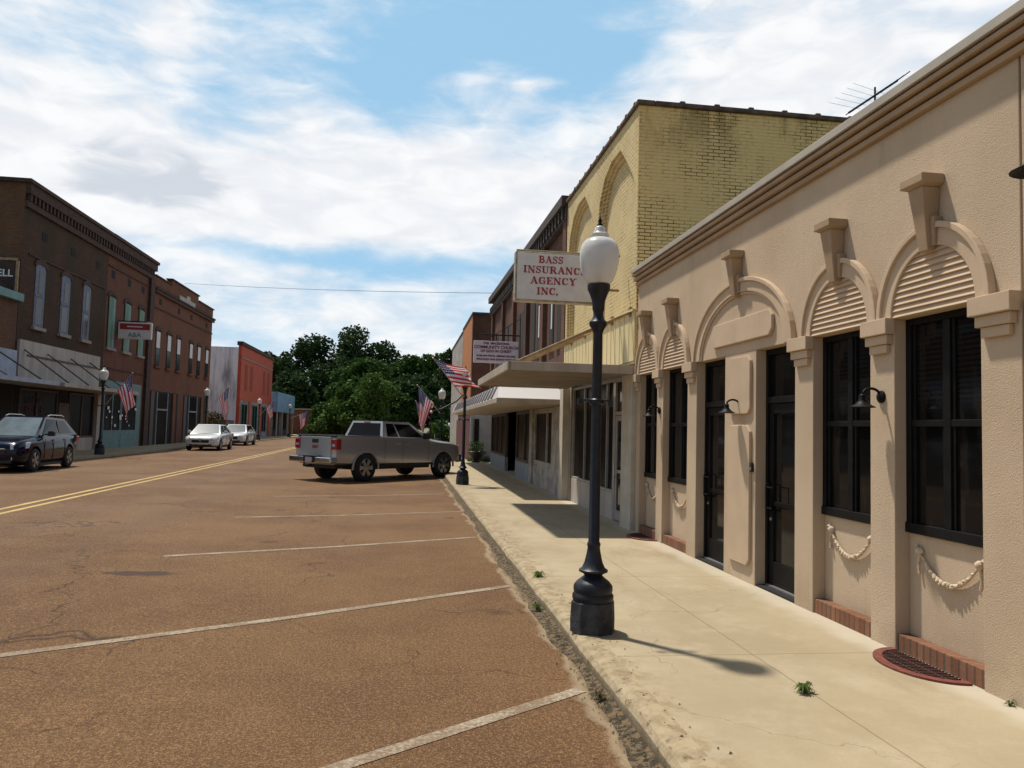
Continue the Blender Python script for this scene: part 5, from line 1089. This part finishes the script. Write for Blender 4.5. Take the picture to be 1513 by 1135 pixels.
def car(name, label, cat, m, dims, loc, rot, roof_rail=False):
    L, hw, H, wb, belt, hood, kind, wr = dims
    r = thing(name, label, cat, own=False); f = L/2; W = [(wb/2, -hw+.1), (wb/2, hw-.1), (-wb/2, -hw+.1), (-wb/2, hw-.1)]
    rear_top = belt+.06 if kind == 'suv' else belt+.03
    st = [(f, hw*.72, .34, hood*.72, .8), (f-.08, hw*.86, .26, hood*.82, .82), (f-.3, hw*.95, .22, hood*.93, .82), (f-.75, hw, .2, hood, .82), (f-1.25, hw, .2, belt-.02, .84), (.2, hw, .2, belt, .9), (-.7, hw, .2, belt+.02, .9), (-f+.7, hw*.99, .2, rear_top, .86), (-f+.25, hw*.94, .26, rear_top-.02, .84), (-f+.05, hw*.86, .32, rear_top-.08, .84), (-f, hw*.78, .4, rear_top-.16, .8)]
    body(st, m, r, W, wr*1.17, sub=1)
    c0 = f-1.12; b0_ = hw*.90
    if kind == 'suv':
        B = [(-f+.16, -b0_, belt-.0), (c0, -b0_, belt-.06), (c0, b0_, belt-.06), (-f+.16, b0_, belt)]; T = [(-f+.72, -hw*.66, H-.07), (c0-.98, -hw*.66, H), (c0-.98, hw*.66, H), (-f+.72, hw*.66, H-.07)]
    else:
        B = [(-f+.55, -b0_, belt), (c0, -b0_, belt-.06), (c0, b0_, belt-.06), (-f+.55, b0_, belt)]; T = [(-f+1.25, -hw*.66, H-.02), (c0-.85, -hw*.66, H), (c0-.85, hw*.66, H), (-f+1.25, hw*.66, H-.02)]
    cabin(r, m, B, T, bev=.085)
    for (a, b_, c, d_) in ((0, 1, 1, 0), (2, 3, 3, 2)):
        lr = (.12, .47, .52, .90) if a == 0 else (.10, .48, .53, .88)
        for u0, u1 in ((lr[0], lr[1]), (lr[2], lr[3])): MB().slab(B[a], B[b_], T[c], T[d_], u0, u1, .12, .88, .008, .02).build('side_window', CARGLASS, r)
    MB().slab(B[3], B[0], T[0], T[3], .08, .92, .12, .9, .008, .02).build('rear_window', CARGLASS, r)
    MB().slab(B[1], B[2], T[2], T[1], .05, .95, .06, .93, .008, .02).build('windscreen', CARGLASSL, r)
    for s_ in (-1, 1):
        MB().add([(f-.42, s_*hw*.90, hood*.70), (f-.02, s_*hw*.60, hood*.66), (f-.05, s_*hw*.58, hood*.80), (f-.55, s_*hw*.91, hood*.88), (f-.42, s_*hw*1.0, hood*.70), (f+.03, s_*hw*.66, hood*.66), (f-.0, s_*hw*.62, hood*.80), (f-.55, s_*hw*1.0, hood*.88)],
                 [(0, 3, 2, 1), (4, 5, 6, 7), (0, 1, 5, 4), (1, 2, 6, 5), (2, 3, 7, 6), (3, 0, 4, 7)]).build('headlight', CLEARLENS, r, bevel=.015)
        MB().box(-f+.0, -f+.22, s_*hw*.62, s_*hw*.93, belt-.22, belt-.04).build('tail_light', REDLENS, r, bevel=.03)
        MB().box(c0-.62, c0-.46, s_*(hw-.0), s_*(hw+.18), belt-.02, belt+.13).box(c0-.56, c0-.5, s_*(hw*.88), s_*hw, belt+.0, belt+.05).build('wing_mirror', m, r, bevel=.03)
        MB().lathe([(.06, -.02), (.06, .02)], (f-.05, s_*hw*.62, .42), 12, 'x').build('fog_light', CLEARLENS, r)
    MB().box(f-.1, f+.02, -hw*.5, hw*.5, hood*.50, hood*.68).build('grille', BLACKPL, r, bevel=.03); MB().box(f-.0, f+.026, -hw*.46, hw*.46, hood*.68, hood*.70).lathe([(.07, -.0), (.07, .03)], (f+.0, 0, hood*.63), 14, 'x').build('grille_trim', CHROME, r)
    MB().box(f-.12, f-.02, -hw*.66, hw*.66, .27, .38).build('lower_intake', BLACKPL, r, bevel=.02)
    MB().box(-f-.01, -f+.1, -.26, .26, .52, .64).build('number_plate', PLATE, r); MB().box(f-1.4, -f+.7, -hw*.9, hw*.9, .15, .24).build('underbody', BLACKPL, r)
    for x in (c0-.35, .05, -.85): MB().box(x, x+.008, hw*.985, hw*1.003, .35, belt-.12).box(x, x+.008, -hw*1.003, -hw*.985, .35, belt-.12).build('door_seam', BLACKPL, r)
    MB().box(-.1, .08, hw*.985, hw*1.015, belt-.16, belt-.13).box(-.95, -.78, hw*.985, hw*1.015, belt-.16, belt-.13).build('door_handle', CHROME, r)
    if roof_rail:
        for s_ in (-1, 1): MB().tube([(T[0][0]+.1, s_*hw*.68, H+.0), (T[0][0]+.3, s_*hw*.68, H+.045), (T[1][0]-.3, s_*hw*.68, H+.05), (T[1][0]-.1, s_*hw*.68, H+.01)], .018).build('roof_rail', SILVER, r)
    for x, y in W: wheel(r, x, y, wr, .2, 5, True)
    r.location = loc; r.rotation_euler = (0, 0, rot); return r
car('parked_suv', 'dark navy compact SUV cut by the left photo edge', 'car', NAVY, (4.28, .885, 1.66, 2.50, 1.08, 1.02, 'suv', .345), (-11.9, 25.85, zr(-11.9)), -PI/2+.03, True)
car('parked_sedan', 'white sedan facing the camera beside the russet brick building', 'car', WHITECAR, (4.75, .91, 1.47, 2.75, .98, .90, 'sedan', .33), (-11.30, 46.4, zr(-11.3)), -PI/2+.02)
car('parked_sedan', 'second white sedan parked right behind the first one', 'car', WHITECAR, (4.75, .91, 1.47, 2.75, .98, .90, 'sedan', .33), (-12.0, 57.2, zr(-12)), -PI/2)
